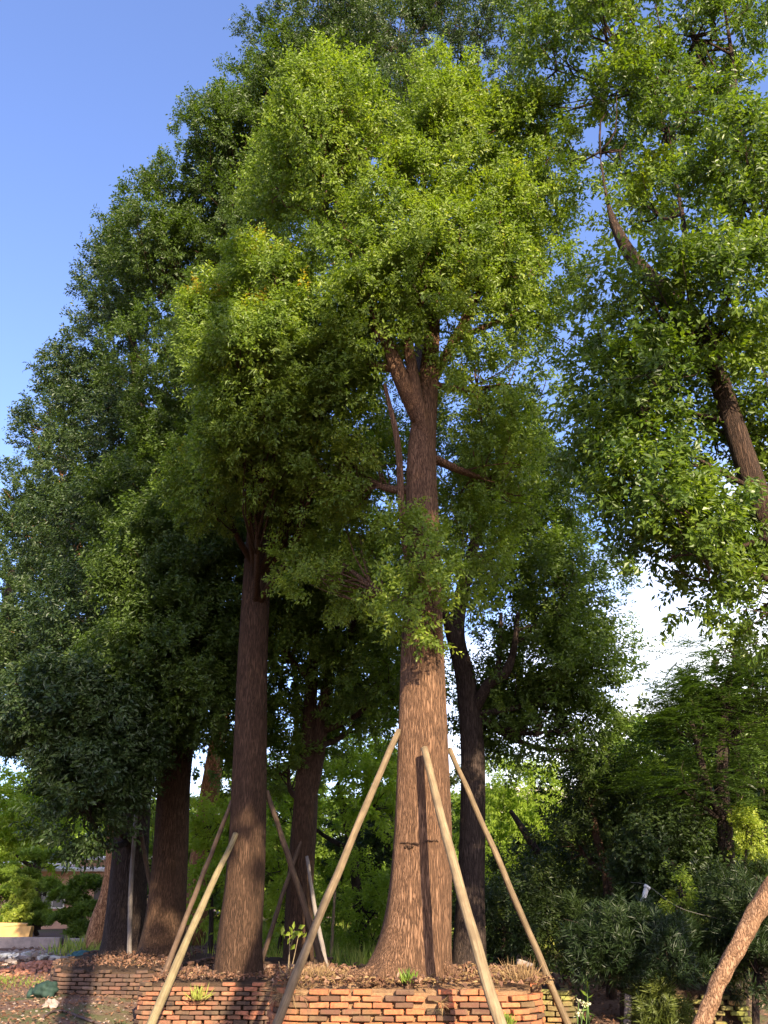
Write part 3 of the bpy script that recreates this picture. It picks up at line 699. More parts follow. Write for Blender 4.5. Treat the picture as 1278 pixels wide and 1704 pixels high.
# knobbly near trunk leaning in at the right
tN = np.array([[*G(1085, 9.4, -.34), .09], [*P(1168, 1704, 9.25), .076], [*P(1200, 1625, 9.2), .074], [*P(1228, 1575, 9.15), .077], [*P(1262, 1512, 9.1), .088], [*P(1300, 1445, 9.0), .08], [*P(1400, 1240, 8.9), .09], [*P(1500, 1050, 8.9), .06]])
def knob(th, i, c):
    r = 1 + .05 * np.sin(th * 3 + c[2] * 9) + .05 * np.sin(th * 5 - c[2] * 23) + .06 * np.sin(c[2] * 31 + 2 * np.sin(th))
    return r
build_tree('leaning_tree', 'pale knobbly bare trunk leaning in front of the yellowish mossy planter', 'tree', tN, [env(1560, 1000, 8.9, 120, 100, .8, 10)], 120, M_LEAF_NEAR, M_BARK_PALE, None,
           trunk_sides=24, rfun=knob, trunk_n=120, k=10, shoots=40, leaf=.09, lobe_r=(.3, .5))

# ------------------------------------------------------------------ background trees and shrubs
def shrub(name, label, base, envs, seed, mat=M_LEAF_MID, bark=M_BARK_DARK, trunk_r=.08, stems=1, group=None, cat='shrub', **kw):
    base = np.asarray(base, float); top = np.mean([np.asarray(e[0]) for e in envs], axis=0)
    rng = np.random.default_rng(seed + 1000)
    m = (base + top) / 2 + np.array([rng.normal(0, .15), rng.normal(0, .1), 0])
    tr = np.array([[*base, trunk_r], [*m, trunk_r * .75], [*top, trunk_r * .4]])
    kw.setdefault('limb_r', trunk_r * .6)
    return build_tree(name, label, cat, tr, envs, seed, mat, bark, group, trunk_sides=10, trunk_n=14, **kw)
POD = dict(leaf=.11, wid=.016, k=20, slen=.16, droop=.0, up=.9, young=.35)
# bright tree behind the centre
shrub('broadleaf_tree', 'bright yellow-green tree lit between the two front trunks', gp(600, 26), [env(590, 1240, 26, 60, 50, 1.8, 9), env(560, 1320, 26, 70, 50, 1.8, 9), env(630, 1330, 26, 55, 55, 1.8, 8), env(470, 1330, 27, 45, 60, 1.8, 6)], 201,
      M_LEAF_SUNLIFT, trunk_r=.18, cat='tree', shoots=60, leaf=.16, wid=.07, slen=.4, lobe_r=(.6, 1.1), base_tint=.55)
shrub('broadleaf_tree', 'dark leafy tree behind the big trunk, under the bright one', gp(640, 30), [env(600, 1430, 30, 60, 50, 1.8, 9), env(650, 1400, 30, 55, 90, 1.8, 9)], 202,
      M_LEAF_DARK, trunk_r=.16, cat='tree', shoots=55, leaf=.18, wid=.075, slen=.4, lobe_r=(.6, 1.1), base_tint=.4)
shrub('shrub', 'grey-green airy shrub in the gap beside the big trunk', gp(600, 25), [env(600, 1500, 25, 50, 50, 1.2, 10), env(650, 1530, 26, 40, 40, 1.0, 6)], 203, M_LEAF_SUNLIFT, trunk_r=.06, shoots=50, leaf=.12, wid=.05, lobe_r=(.35, .7), base_tint=.35)
shrub('shrub', 'lit green shrub beyond the slimmer trunk and forked tree', gp(462, 24), [env(462, 1440, 24, 26, 40, 1.0, 6), env(465, 1520, 24, 28, 40, 1.0, 7)], 204, M_LEAF_SUNLIFT, trunk_r=.06, shoots=50, leaf=.14, wid=.06, lobe_r=(.35, .7), base_tint=.6)
shrub('shrub', 'yellow-green foliage seen between the dark paired trunks and the slimmer trunk', gp(350, 26), [env(345, 1370, 26, 30, 60, 1.4, 8), env(350, 1470, 26, 28, 50, 1.2, 7)], 205, M_LEAF_SUNLIFT, trunk_r=.08, shoots=50, leaf=.15, wid=.065, lobe_r=(.4, .8), base_tint=.65)
# orange trunk behind
shrub('background_tree', 'orange sunlit trunk seen just beside the dusty-footed dark trunk', gp(318, 29), [env(370, 1180, 27, 60, 90, 2.0, 14), env(400, 1010, 27, 60, 90, 2.0, 12)], 206, M_LEAF, M_BARK_SUN_ORANGE, trunk_r=.42, cat='tree', shoots=55, leaf=.17, wid=.075, slen=.5, lobe_r=(.7, 1.2), base_tint=.25)
# right middle
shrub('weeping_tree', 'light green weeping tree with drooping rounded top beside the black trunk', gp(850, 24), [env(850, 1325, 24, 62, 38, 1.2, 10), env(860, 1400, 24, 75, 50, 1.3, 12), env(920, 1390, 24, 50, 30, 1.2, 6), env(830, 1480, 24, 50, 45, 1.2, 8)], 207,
      M_LEAF_SUNLIFT, trunk_r=.14, cat='tree', shoots=75, leaf=.13, wid=.035, k=14, slen=.4, lobe_r=(.4, .75), droop=.9, up=.1, base_tint=.42)
tX = tk(('g', 955, 20, .1, .13), (940, 1530, 20, .11), (910, 1450, 20, .10), (880, 1395, 20, .09), (850, 1350, 20.3, .05))
build_tree('leaning_dark_tree', 'thin dark trunk slanting under the light green weeping tree', 'tree', tX, [env(900, 1450, 21, 60, 30, .9, 6), env(960, 1420, 20.5, 50, 25, .9, 5)], 208, M_LEAF_DARK, M_BARK_DARK, shoots=50, leaf=.11, wid=.04, lobe_r=(.35, .6), base_tint=.4)
tY = tk(('g', 1018, 17, -.1, .10), (1012, 1480, 17, .09), (995, 1400, 17, .08), (978, 1330, 17, .06), (965, 1280, 17, .03))
build_tree('slender_tree', 'slender tree with grey curved stem rising below the hanging crown of the black-trunked tree', 'tree', tY, [env(990, 1310, 17.2, 45, 30, .8, 6), env(1010, 1370, 17.4, 55, 35, .9, 8), env(960, 1400, 17.6, 40, 25, .8, 4)], 209, M_LEAF_DARK, M_BARK_ROW, shoots=55, leaf=.10, wid=.04, lobe_r=(.35, .6), base_tint=.45)
# feathery tree
tZ = tk(('g', 1218, 15.5, -.2, .17), (1213, 1500, 15.5, .15), (1206, 1380, 15.5, .13), (1200, 1290, 15.5, .12), (1204, 1210, 15.5, .09), (1215, 1120, 15.5, .05))
fkZ = [tk((1210, 1370, 15.5, .08), (1185, 1330, 15.3, .07), (1170, 1280, 15.2, .06), (1150, 1200, 15.0, .04)), tk((1203, 1230, 15.5, .06), (1240, 1210, 15.4, .05), (1290, 1190, 15.3, .03))]
envZ = [env(1230, 1090, 15.5, 55, 28, 1.2, 8), env(1200, 1140, 15.3, 50, 20, 1.2, 9), env(1240, 1170, 15.3, 80, 24, 1.2, 10), env(1170, 1205, 15.3, 50, 18, 1.0, 8), env(1230, 1240, 15.5, 90, 22, 1.2, 8), env(1130, 1310, 15.5, 65, 18, 1.0, 9), env(1320, 1150, 15.5, 60, 60, 1.2, 8), env(1180, 1330, 16, 80, 20, 1.0, 6)]
build_tree('feathery_tree', 'tree with layered feathery fronds against the white sky', 'tree', tZ, envZ, 210, M_FEATHER, M_BARK_DARK, forks=fkZ, mode='frond', k=22, slen=.55, leaf=.13, wid=.03, shoots=26, tuft_r=.2, lobe_r=(.4, .75), flat=.35, base_tint=.35, young=.3)
# dark shrubs to the right
DK = 'dark shrubs filling the gap under the feathery tree'
shrub('shrub', 'glossy dark broad-leaved shrub below the feathery tree', gp(1120, 15.5), [env(1120, 1430, 15.5, 70, 50, .9, 14), env(1150, 1500, 15.5, 60, 45, .9, 10)], 211, M_LEAF_DARK, trunk_r=.07, group=DK, shoots=55, leaf=.10, wid=.05, lobe_r=(.3, .55), base_tint=.3)
shrub('shrub', 'bright lime bush beside the feathery tree trunk', gp(1245, 15), [env(1243, 1392, 15, 20, 26, .4, 6)], 212, M_LEAF_MID, trunk_r=.04, shoots=50, leaf=.06, wid=.028, slen=.12, lobe_r=(.13, .24), base_tint=.75)
shrub('shrub', 'dark green shrub behind the slender curved stem', gp(1060, 19), [env(1050, 1360, 19, 60, 45, 1.2, 10), env(1050, 1450, 19, 70, 50, 1.2, 12)], 213, M_LEAF_DARK, trunk_r=.09, group=DK, shoots=55, leaf=.13, wid=.05, lobe_r=(.4, .8), base_tint=.4)
shrub('shrub', 'leafy green tree edge showing past the feathery trunk', gp(1270, 20), [env(1270, 1300, 20, 60, 60, 1.4, 10), env(1280, 1430, 20, 60, 60, 1.4, 10)], 214, M_LEAF_MID, trunk_r=.12, group=DK, cat='tree', shoots=55, leaf=.13, wid=.055, lobe_r=(.5, .9), base_tint=.2)
shrub('shrub', 'pool of dark foliage low behind the black trunk', gp(840, 17.5), [env(820, 1530, 17.5, 50, 30, .8, 9), env(860, 1570, 17, 60, 30, .8, 10)], 215, M_LEAF_DARK, trunk_r=.06, group=DK, shoots=60, leaf=.09, wid=.035, lobe_r=(.3, .55), base_tint=.35)
shrub('shrub', 'dark mid-height shrub between the two slanting thin stems', gp(935, 18), [env(925, 1500, 18, 45, 35, .9, 9), env(950, 1570, 17.5, 60, 32, .9, 11)], 216, M_LEAF_DARK, trunk_r=.06, group=DK, shoots=60, leaf=.09, wid=.035, lobe_r=(.3, .55), base_tint=.45)
shrub('yew_pine', 'dark needle-leaved shrub on a single stem above the white pipe', gp(1040, 12.8), [env(1040, 1560, 12.8, 75, 28, .8, 16), env(1090, 1590, 12.6, 60, 22, .7, 10), env(1000, 1600, 12.8, 50, 18, .6, 6)], 217, M_LEAF_DARK, trunk_r=.06, shoots=60, lobe_r=(.25, .42), base_tint=.05, **POD)
shrub('yew_pine', 'spiky-leaved shrub growing out of the yellowish mossy planter', G(1180, 14.5, .3), [env(1170, 1600, 14.3, 42, 26, .5, 9), env(1140, 1575, 14.3, 40, 20, .5, 6), env(1210, 1580, 14.3, 30, 24, .5, 4)], 218, M_LEAF_DARK, trunk_r=.04, shoots=50, lobe_r=(.2, .36), base_tint=.6, **POD)
shrub('yew_pine', 'tall dark needle shrub behind the knobbly leaning trunk', gp(1260, 13), [env(1255, 1520, 13, 50, 45, .7, 12), env(1265, 1600, 13, 45, 45, .7, 12)], 219, M_LEAF_DARK, trunk_r=.06, shoots=55, lobe_r=(.25, .45), base_tint=.1, **POD)
shrub('shrub', 'small needle shrub crouching before the yellowish mossy planter', gp(1092, 12.6), [env(1090, 1692, 12.4, 16, 16, .25, 5)], 220, M_LEAF_DARK, trunk_r=.02, shoots=45, lobe_r=(.15, .28), base_tint=.8, **POD)
shrub('shrub', 'bright sprig of pointed leaves below the glossy dark shrub', gp(1130, 14.2), [env(1130, 1480, 14.2, 12, 22, .2, 3), env(1140, 1510, 14.2, 20, 10, .2, 3)], 221, M_LEAF_MID, trunk_r=.02, shoots=20, slen=.12, lobe_r=(.08, .14), leaf=.07, wid=.022, base_tint=.6)
# left garden
LG = 'garden trees beyond the camphor row'
shrub('garden_tree', 'sunlit bushy tree above the shed roofs', gp(60, 40), [env(40, 1320, 40, 70, 60, 2.6, 14), env(110, 1370, 40, 50, 40, 2.2, 9), env(10, 1400, 40, 50, 40, 2.0, 8)], 230, M_LEAF_SUNLIFT, trunk_r=.2, group=LG, cat='tree', shoots=60, leaf=.22, wid=.09, slen=.55, lobe_r=(.7, 1.3), base_tint=.5)
def cloud_tree(label, base, pads, seed, tint=.35, mat=M_LEAF_MID):
    root = shrub('cloud_pruned_pine', label, base, pads, seed, mat, trunk_r=.09, group='cloud-pruned pines in the garden', cat='tree', shoots=50, leaf=.14, wid=.035, k=16, slen=.15, droop=0, up=.9, young=.3,
                 lobe_r=(.2, .34), flat=.4, base_tint=tint, rise=.1)
def pads(px0, spec, d):
    return [env(x, y, d, rx, 8, .5, n) for (x, y, rx, n) in spec]
cloud_tree('cloud-pruned pine with flat dark pads nearest the orange trunk foot', gp(128, 31), pads(0, [(150, 1470, 24, 6), (115, 1495, 22, 6), (152, 1512, 24, 6), (108, 1530, 26, 6), (140, 1545, 20, 4)], 31), 231, .15)
cloud_tree('cloud-pruned pine with pale pads before the peach shed', gp(62, 34), pads(0, [(62, 1425, 30, 7), (35, 1465, 28, 7), (88, 1478, 24, 6), (55, 1505, 30, 7), (80, 1530, 24, 5), (36, 1535, 24, 5)], 34), 232, .4)
cloud_tree('cloud-pruned pine cut by the picture edge', gp(4, 33), pads(0, [(-5, 1450, 30, 7), (12, 1490, 24, 6), (-5, 1515, 26, 6), (14, 1538, 20, 5)], 33), 233, .3)
shrub('shrub', 'round lime-green sapling in front of the cloud-pruned pines', gp(34, 31), [env(34, 1490, 31, 14, 22, .3, 6), env(30, 1520, 31, 16, 16, .3, 6)], 234, M_LEAF_MID, trunk_r=.04, shoots=45, leaf=.09, wid=.045, slen=.12, lobe_r=(.14, .26), base_tint=.75)
shrub('shrub', 'small green shrub in the gap between the paired trunks', gp(247, 30), [env(247, 1420, 30, 16, 60, .8, 8), env(250, 1490, 30, 16, 40, .8, 6)], 235, M_LEAF_MID, trunk_r=.05, shoots=45, leaf=.16, wid=.07, lobe_r=(.4, .7), base_tint=.5)
# farther trees closing the view: one pattern, copied
rngB = np.random.default_rng(77)
def bg_proto(seed, mat, tint):
    base = np.array([0, 0, 0.])
    E = [((0, 0, 4.6), (2.4, 2.2, 2.2), 22), ((-1.3, .3, 2.8), (1.8, 1.8, 1.5), 12), ((1.4, -.2, 3.1), (1.8, 1.8, 1.6), 12), ((.2, -.4, 1.5), (1.8, 1.6, 1.0), 10)]
    return shrub('background_tree', 'x', base, E, seed, mat, trunk_r=.2, cat='tree', shoots=46, leaf=.24, wid=.10, slen=.5, lobe_r=(.6, 1.05), base_tint=tint)
protos = [bg_proto(301, M_LEAF_DARK, .5), bg_proto(302, M_LEAF_MID, .3)]
used = [False, False]
spots = [(430, 38, 1, 1.0, 'green tree far behind, seen beside the slimmer trunk'), (520, 44, 1, 1.0, 'dark far tree closing the gap behind the forked trunk'),
         (600, 40, 1, .85, 'pale green far tree directly behind the airy shrub'), (690, 46, 0, 1.0, 'far tree hidden mostly by the big central trunk'), (760, 40, 0, .95, 'dark far tree between big trunk and black trunk'),
         (830, 36, 1, .8, 'lighter far tree behind the weeping tree'), (1000, 34, 0, .95, 'dark far tree beyond the slender curved stem'), (1090, 30, 0, 1.05, 'dark far tree behind the glossy shrub'),
         (1180, 27, 1, 1.0, 'green far tree behind the feathery trunk'), (1290, 26, 0, 1.15, 'dark far tree at the outer edge past the knobbly trunk'), (330, 42, 1, 1.0, 'far tree filling the gap between paired trunks and slimmer trunk'),
         (262, 60, 1, .9, 'small far tree seen through the paired trunks'), (1400, 24, 0, 1.2, 'dark far tree just outside the picture edge'), (-90, 70, 1, 1.5, 'broad far tree beyond the peach sheds'), (60, 72, 1, 1.4, 'tall far tree rising over the peach sheds'), (900, 60, 0, .62, 'low far hedge tree under the pale distant building'), (960, 52, 1, .6, 'low far bush tree beside the pale distant building')]
for (px, d, k, s, lab) in spots:
    src = protos[k]; b = gp(px, d, -.1)
    if not used[k]: o = src; used[k] = True
    else:
        o = src.copy(); scene.collection.objects.link(o)
        for ch in src.children:
            c = ch.copy(); scene.collection.objects.link(c); c.parent = o
    o.location = tuple(b); o.scale = (s * rngB.uniform(.9, 1.15), s, s * rngB.uniform(.9, 1.1)); o.rotation_euler = (0, 0, rngB.uniform(0, 6.28))
    tag(o, lab, 'tree', 'farther trees closing the view')
# distant wood as one mass
def wood():
    rng = np.random.default_rng(9); n = 26000
    x = rng.uniform(-75, 75, n); y = rng.uniform(66, 84, n) - np.abs(x) * .2
    top = 4.2 + 1.4 * np.sin(x * .23) + 1.0 * np.sin(x * .61 + 1) + np.where(x < -8, 3.0, 0)
    z = top * rng.uniform(0, 1, n) ** .8 * np.clip(1 - ((y - 74) / 16) ** 2, .3, 1)
    b = np.column_stack([x, y, z]); d = unit(rng.normal(0, 1, (n, 3)) + UP * .6)
    V, tn = shoots_to_leaves(b, d, .4 + rng.normal(0, .1, n) + .2 * np.sin(x * .4), rng, 6, .9, .5, .24)
    o = leaves_obj('distant_wood', V, tn, M_LEAF_MID); tag(o, 'far belt of green woodland closing the view', 'woodland', None, 'stuff')
wood()

# ------------------------------------------------------------------ buildings
M_PEACH = plain('peach_render', (.62, .36, .24), .9, .12, 2)
M_ROOF = plain('pale_sheet_roof', (.62, .57, .54), .5, .1, 3)
M_PALEWALL = plain('pale_wall', (.75, .68, .60), .8, .06, 1)
M_GLASSD = plain('dark_window', (.06, .07, .08), .2, .1, 2, spec=.6)
M_DOOR = plain('shed_door', (.10, .08, .07), .6, .2, 4)
def shed(label, px, d, w, dp, h, rot, door=True):
    b = gp(px, d); root = empty('garden_shed', b, label, 'shed', 'low sheds beyond the garden'); root.rotation_euler = (0, 0, rot)
    mb = MB(); mb.box((0, 0, h / 2), (w, dp, h)); mb.build('wall', M_PEACH, root)
    rf = MB(); rf.box((0, 0, h + .06), (w + .7, dp + .8, .10), np.array(Matrix.Rotation(.05, 3, 'X')))
    for k in np.arange(-w / 2 - .3, w / 2 + .31, .25): rf.box((k, 0, h + .125), (.05, dp + .78, .04), np.array(Matrix.Rotation(.05, 3, 'X')))
    rf.build('roof', M_ROOF, root)
    if door:
        dm = MB(); dm.box((w * .32, -dp / 2 - .02, 1.0), (.9, .05, 2.0)); dr = dm.build('door', M_DOOR, root)
        hm = MB(); hm.box((w * .32 - .35, -dp / 2 - .07, 1.0), (.04, .06, .14)); hm.build('handle', M_ROOF, dr)
        wm = MB(); wm.box((-w * .2, -dp / 2 - .02, 1.3), (1.0, .05, .8)); wd = wm.build('window', M_GLASSD, root)
        fm = MB()
        for (cx, cz, sx, sz) in ((0, .43, 1.12, .06), (0, -.43, 1.12, .06), (-.53, 0, .06, .8), (.53, 0, .06, .8), (0, 0, .04, .8)): fm.box((-w * .2 + cx, -dp / 2 - .06, 1.3 + cz), (sx, .06, sz))
        fm.build('frame', M_PALEWALL, wd)
shed('peach shed with a pale sheet roof seen under the dark crown', 132, 44, 4.4, 3.5, 2.5, .05)
shed('wider peach shed half hidden behind the cloud-pruned pines', 45, 50, 7.0, 4.0, 2.9, 0, False)
shed('peach shed end nearest the dark forking trunk', 185, 47, 3.0, 3.5, 3.1, -.1, False)
bb = gp(930, 95)
bl = empty('distant_building', bb, 'pale distant building with flat bands in the gap beside the weeping tree', 'building')
mb = MB(); mb.box((0, 0, 5.6), (15, 10, 11.2)); mb.build('wall', M_PALEWALL, bl)
mb = MB(); mb.box((0, 0, 11.35), (15.8, 10.8, .3)); mb.build('roof', M_ROOF, bl)
for fl in range(3):
    mb = MB(); mb.box((0, -5.35, 2.9 + fl * 3.0), (15.2, .7, .25)); mb.build('balcony', M_ROOF, bl)
    for cx in (-5.6, -1.9, 1.9, 5.6):
        mb = MB(); mb.box((cx, -5.02, 4.6 + fl * 3 - 2.7), (1.8, .08, 1.3)); mb.build('window', M_GLASSD, bl)

# ------------------------------------------------------------------ grass, litter, straw
def blades(name, label, cat, pts, rng, h, w, mat, lean=.35, tint=None, tiltflat=0.0):
    n = len(pts)
    ax = UP * (1 - tiltflat) + rng.normal(0, lean, (n, 3)) * np.array([1, 1, .3 + tiltflat * 0])
    nr = rng.normal(0, 1, (n, 3))
    t = rng.uniform(0, 1, n) if tint is None else tint
    V = leaf_verts(pts, ax, nr, h * rng.uniform(.5, 1.3, n), np.full(n, w))
    return tag(leaves_obj(name, V, t, mat), label, cat, None, 'stuff')
rng = np.random.default_rng(21)
n = 42000
x = rng.uniform(-9, 12, n); y = rng.uniform(20, 42, n)
keep = (np.sin(x * .9 + y * .35) + np.sin(y * .8 - x * .5) + rng.normal(0, .6, n)) > -.3
keep &= ~((x < -4.2) & (y < 24.5)); x, y = x[keep], y[keep]
blades('grass', 'sunlit grass and weeds beyond the planters', 'grass', np.column_stack([x, y, ground_z(x, y)]), rng, .42, .03, M_GRASS)
x = rng.uniform(-10.5, -6.4, 9000); y = rng.uniform(16.5, 21, 9000)
k = np.sin(x * 1.3 + 1) + np.sin(y * 1.1) + rng.normal(0, .5, 9000) > .2; x, y = x[k], y[k]
blades('short_grass', 'short green grass patch on the bare ground near the dark green sack', 'grass', np.column_stack([x, y, ground_z(x, y)]), rng, .07, .012, M_GRASS, tint=rng.uniform(0, .5, len(x)))
# fallen leaves everywhere on the bare ground
n = 26000
x = rng.uniform(-11, 7, n); y = rng.uniform(9, 30, n)
V = leaf_verts(np.column_stack([x, y, ground_z(x, y) + rng.uniform(.01, .04, n)]), rng.normal(0, 1, (n, 3)) * [1, 1, .25], UP + rng.normal(0, .5, (n, 3)), rng.uniform(.05, .10, n), rng.uniform(.02, .05, n), .3)
tag(leaves_obj('leaf_litter', V, np.clip(rng.beta(1.5, 2.2, n), 0, 1), M_LITTER), 'brown fallen leaves strewn over the bare ground', 'leaf litter', None, 'stuff')
# litter and straw on the planter tops
def on_top(x0, x1, y0, y1, z, n): return np.column_stack([rng.uniform(x0, x1, n), rng.uniform(y0, y1, n), np.full(n, z) + rng.uniform(-.02, .03, n)])
B = np.concatenate([on_top(-1.2, 1.95, 10.85, 13.0, .70, 2400), on_top(-3.7, -1.6, 15.1, 17.3, .40, 110), on_top(-6, -4, 17.1, 21, .44, 40)])
n = len(B)
V = leaf_verts(B, rng.normal(0, 1, (n, 3)) * [1, 1, .35], UP + rng.normal(0, .6, (n, 3)), rng.uniform(.04, .11, n), rng.uniform(.008, .035, n), .3)
tag(leaves_obj('dry_litter', V, rng.uniform(0, 1, n), M_STRAW), 'dry straw and leaves lying on the planter soil', 'leaf litter', None, 'stuff')
def tuft(name, label, c, n, h, spread, mat, seed, hang=0.0, w=.008, tint=None, cat='grass tuft', group=None):
    r = np.random.default_rng(seed); c = np.asarray(c, float)
    b = r.normal(0, spread, (n, 3)) * [1, 1, .15]
    ax = unit(b * [3, 3, 0] + UP * (1 - hang * 1.5) + r.normal(0, .35, (n, 3)))
    V = leaf_verts(b, ax, r.normal(0, 1, (n, 3)), h * r.uniform(.5, 1.2, n), np.full(n, w))
    o = leaves_obj(name, V, r.uniform(0, 1, n) if tint is None else np.clip(tint + r.normal(0, .1, n), 0, 1), mat); o.location = tuple(c)
    return tag(o, label, cat, group)
tuft('dry_grass_tuft', 'spiky dry grass tuft on the rounded end of the sunlit planter', G(868, 11.0, .70), 150, .24, .09, M_STRAW, 31)
tuft('dry_grass_tuft', 'straw hanging over the corner where the sunlit and shaded planters meet', G(478, 10.95, .60), 160, .26, .10, M_STRAW, 32, hang=.8)
tuft('dry_grass_tuft', 'dried weed clinging in the joints of the sunlit brick face', G(735, 10.62, .52), 40, .12, .03, M_STRAW, 33, hang=.8)
tuft('dry_grass_tuft', 'short straw heap on the sunlit planter beside the leaning pole foot', G(520, 11.4, .72), 170, .14, .13, M_STRAW, 34)
tuft('green_weed', 'little green weed at the foot of the big trunk', G(680, 10.98, .68), 70, .15, .04, M_GRASS, 35, w=.022, tint=.1, cat='weed')
tuft('green_weed', 'green weed growing from the brick joints below the weathered pole', G(845, 10.64, .30), 50, .13, .04, M_GRASS, 36, w=.02, tint=.25, cat='weed')
tuft('green_weed', 'weed on the face of the shaded brick planter', G(330, 14.9, .12), 60, .22, .05, M_GRASS, 37, w=.02, tint=.7, cat='weed')
Bd = np.concatenate([on_top(-1.3, 1.95, 10.8, 13.0, .70, 1500), on_top(-3.75, -1.6, 15.1, 17.3, .40, 1100), on_top(-6, -4, 17.0, 21, .44, 900), on_top(1.0, 2.6, 13.0, 15.5, .50, 500)])
n = len(Bd); V = leaf_verts(Bd, rng.normal(0, 1, (n, 3)) * [1, 1, .4], UP + rng.normal(0, .6, (n, 3)), rng.uniform(.04, .10, n), rng.uniform(.02, .05, n), .4)
tag(leaves_obj('brown_litter', V, np.clip(rng.beta(1.6, 2.6, n), 0, 1), M_LITTER), 'curled brown leaves among the straw on the planter soil', 'leaf litter', None, 'stuff')
# sapling with big leaves
def sapling():
    b = G(478, 15.2, .3); root = empty('sapling', b, 'thin sapling with large bright leaves in front of the forked trunk', 'sapling')
    r = np.random.default_rng(41); mb = MB(); tips = []
    for (px, py) in ((490, 1548), (482, 1552), (497, 1556), (464, 1600), (505, 1580)):
        t = P(px, py, 15.2) - b; tips.append(t); tube(mb, [(0, 0, 0), t * .5 + r.normal(0, .03, 3), t], [.012, .009, .005], 5, 7)
    mb.build('stem', M_POLE_PALE, root, smooth=True)
    B = np.concatenate([t + r.normal(0, .07, (6, 3)) for t in tips[:3]])
    n = len(B); V = leaf_verts(B, r.normal(0, 1, (n, 3)) + [0, -.3, .2], r.normal(0, .5, (n, 3)) + [.3, -.8, .5], r.uniform(.12, .18, n), r.uniform(.06, .09, n))
    leaves_obj('leaf_cluster', V, np.full(n, .7), M_LEAF_MID, root)
sapling()

# ------------------------------------------------------------------ small things
M_SACK = plain('dark_green_plastic', (.014, .032, .024), .75, .4, 9, .9, .3)
M_TEAL = plain('teal_plastic', (.03, .085, .09), .75, .3, 9, .8, .3)
M_WHITE = plain('white_plastic', (.5, .49, .46), .5, .12, 5)
M_CONC = plain('broken_concrete', (.28, .23, .20), .9, .3, 6, .6)
M_YELLOW = plain('yellow_plastic', (.65, .42, .15), .5, .2, 5)
M_RUBBLE = plain('rubble_grey', (.26, .21, .18), .9, .4, 9, .6)
M_RED_RUBBLE = plain('rubble_red', (.36, .16, .10), .9, .35, 9, .6)
M_HOSE = plain('dark_hose', (.07, .05, .045), .6, .2, 5)
M_WIRE = plain('grey_wire', (.12, .11, .10), .5, .1, 5)
def blob(mb, c, r, seed, nu=18, nv=12, amp=.12):
    g_ = np.random.default_rng(seed); ph = g_.uniform(0, 6.28, 6); V = []
    for i in range(nv):
        a = math.pi * (i + .02) / (nv - 1 + .04)
        for j in range(nu):
            b = 2 * math.pi * j / nu
            d = np.array([math.sin(a) * math.cos(b), math.sin(a) * math.sin(b), math.cos(a)])
            k = 1 + amp * (math.sin(3 * b + ph[0] + a * 2) * math.sin(a) + .6 * math.sin(5 * d[0] * 2 + ph[1]) + .5 * math.sin(7 * d[2] + ph[2] + 2 * b))
            V.append(np.asarray(c) + d * np.asarray(r) * k)
    mb.grid(np.array(V), nv, nu)
def sack(label, px, d, r, mat, seed):
    b = gp(px, d); root = empty('plastic_sack', b, label, 'sack')
    mb = MB(); blob(mb, (0, 0, r[2] * .8), r, seed, 40, 26, .11); mb.build('sack_body', mat, root, smooth=True)
    mb = MB(); tube(mb, [(-r[0] * .8, 0, r[2] * .7), (-r[0] * 1.15, .02, r[2] * .45), (-r[0] * 1.5, .05, .06)], [.11, .05, .08], 10, 9, flute(seed, .15)); mb.build('tied_neck', mat, root, smooth=True)
sack('dark green rounded sack lying on the bare ground beside the dirty brick planter', 76, 16.6, (.20, .17, .14), M_SACK, 51)
sack('small teal sack on the ground behind the dirty brick planter', 136, 24.5, (.26, .2, .14), M_TEAL, 52)
mb = MB(); hp = [gp(px, d, .03) for (px, d) in ((70, 14.6), (88, 15.2), (110, 15.3), (150, 15.0), (190, 14.85), (222, 14.8))]
tube(mb, hp, [.02] * 6, 8, 60); tag(mb.build('garden_hose', M_HOSE, None, smooth=True), 'thin dark hose snaking over the bare ground to the shaded planter', 'hose')
def crumpled(name, label, px, d, r, mat, seed, cat):
    b = gp(px, d); mb = MB(); blob(mb, (0, 0, r[2] * .7), r, seed, 16, 10, .28); o = mb.build(name, mat); o.location = tuple(b); tag(o, label, cat)
crumpled('crumpled_bag', 'crumpled white bag at the foot of the shaded brick planter', 200, 13.6, (.13, .10, .10), M_WHITE, 53, 'bag')
crumpled('crumpled_bag', 'crumpled yellowish wrapper beside the white bag', 211, 13.5, (.06, .06, .09), M_YELLOW, 54, 'bag')
crumpled('stone', 'pale lump of rubble lying near the hose', 83, 15.6, (.11, .09, .07), M_RUBBLE, 55, 'stone')
# rubble heap: uncountable small bits
def heap(label, px, d, w, dp, h, n, mat, seed, s=(.03, .12)):
    r = np.random.default_rng(seed); mb = MB(); b = gp(px, d)
    for _ in range(n):
        x, y = r.normal(0, w / 2), r.normal(0, dp / 2); z = h * math.exp(-(x * x / (w * w) + y * y / (dp * dp)) * 2)
        z += float(ground_z(b[0] + x, b[1] + y)) - b[2]
        sz = r.uniform(*s, 3) * [1, 1, .5]; R = Matrix.Rotation(r.uniform(0, 6), 3, 'Z') @ Matrix.Rotation(r.normal(0, .4), 3, 'X')
        mb.box((x, y, z), sz, np.array(R), 0, float(min(sz)) * .3, r)
    o = mb.build('rubble', mat); o.location = tuple(b); tag(o, label, 'rubble', None, 'stuff')
heap('heap of broken pale rubble and rags before the garden', 35, 25, 2.2, 2.2, .10, 260, M_RUBBLE, 61, (.05, .22))
heap('reddish spoil of broken brick near the rubble heap', 75, 22.5, 1.0, 1.6, .10, 240, M_RED_RUBBLE, 62, (.03, .13))
heap('white plastic scraps caught on the rubble', 25, 24, 1.6, 1.2, .14, 40, M_WHITE, 63, (.05, .22))
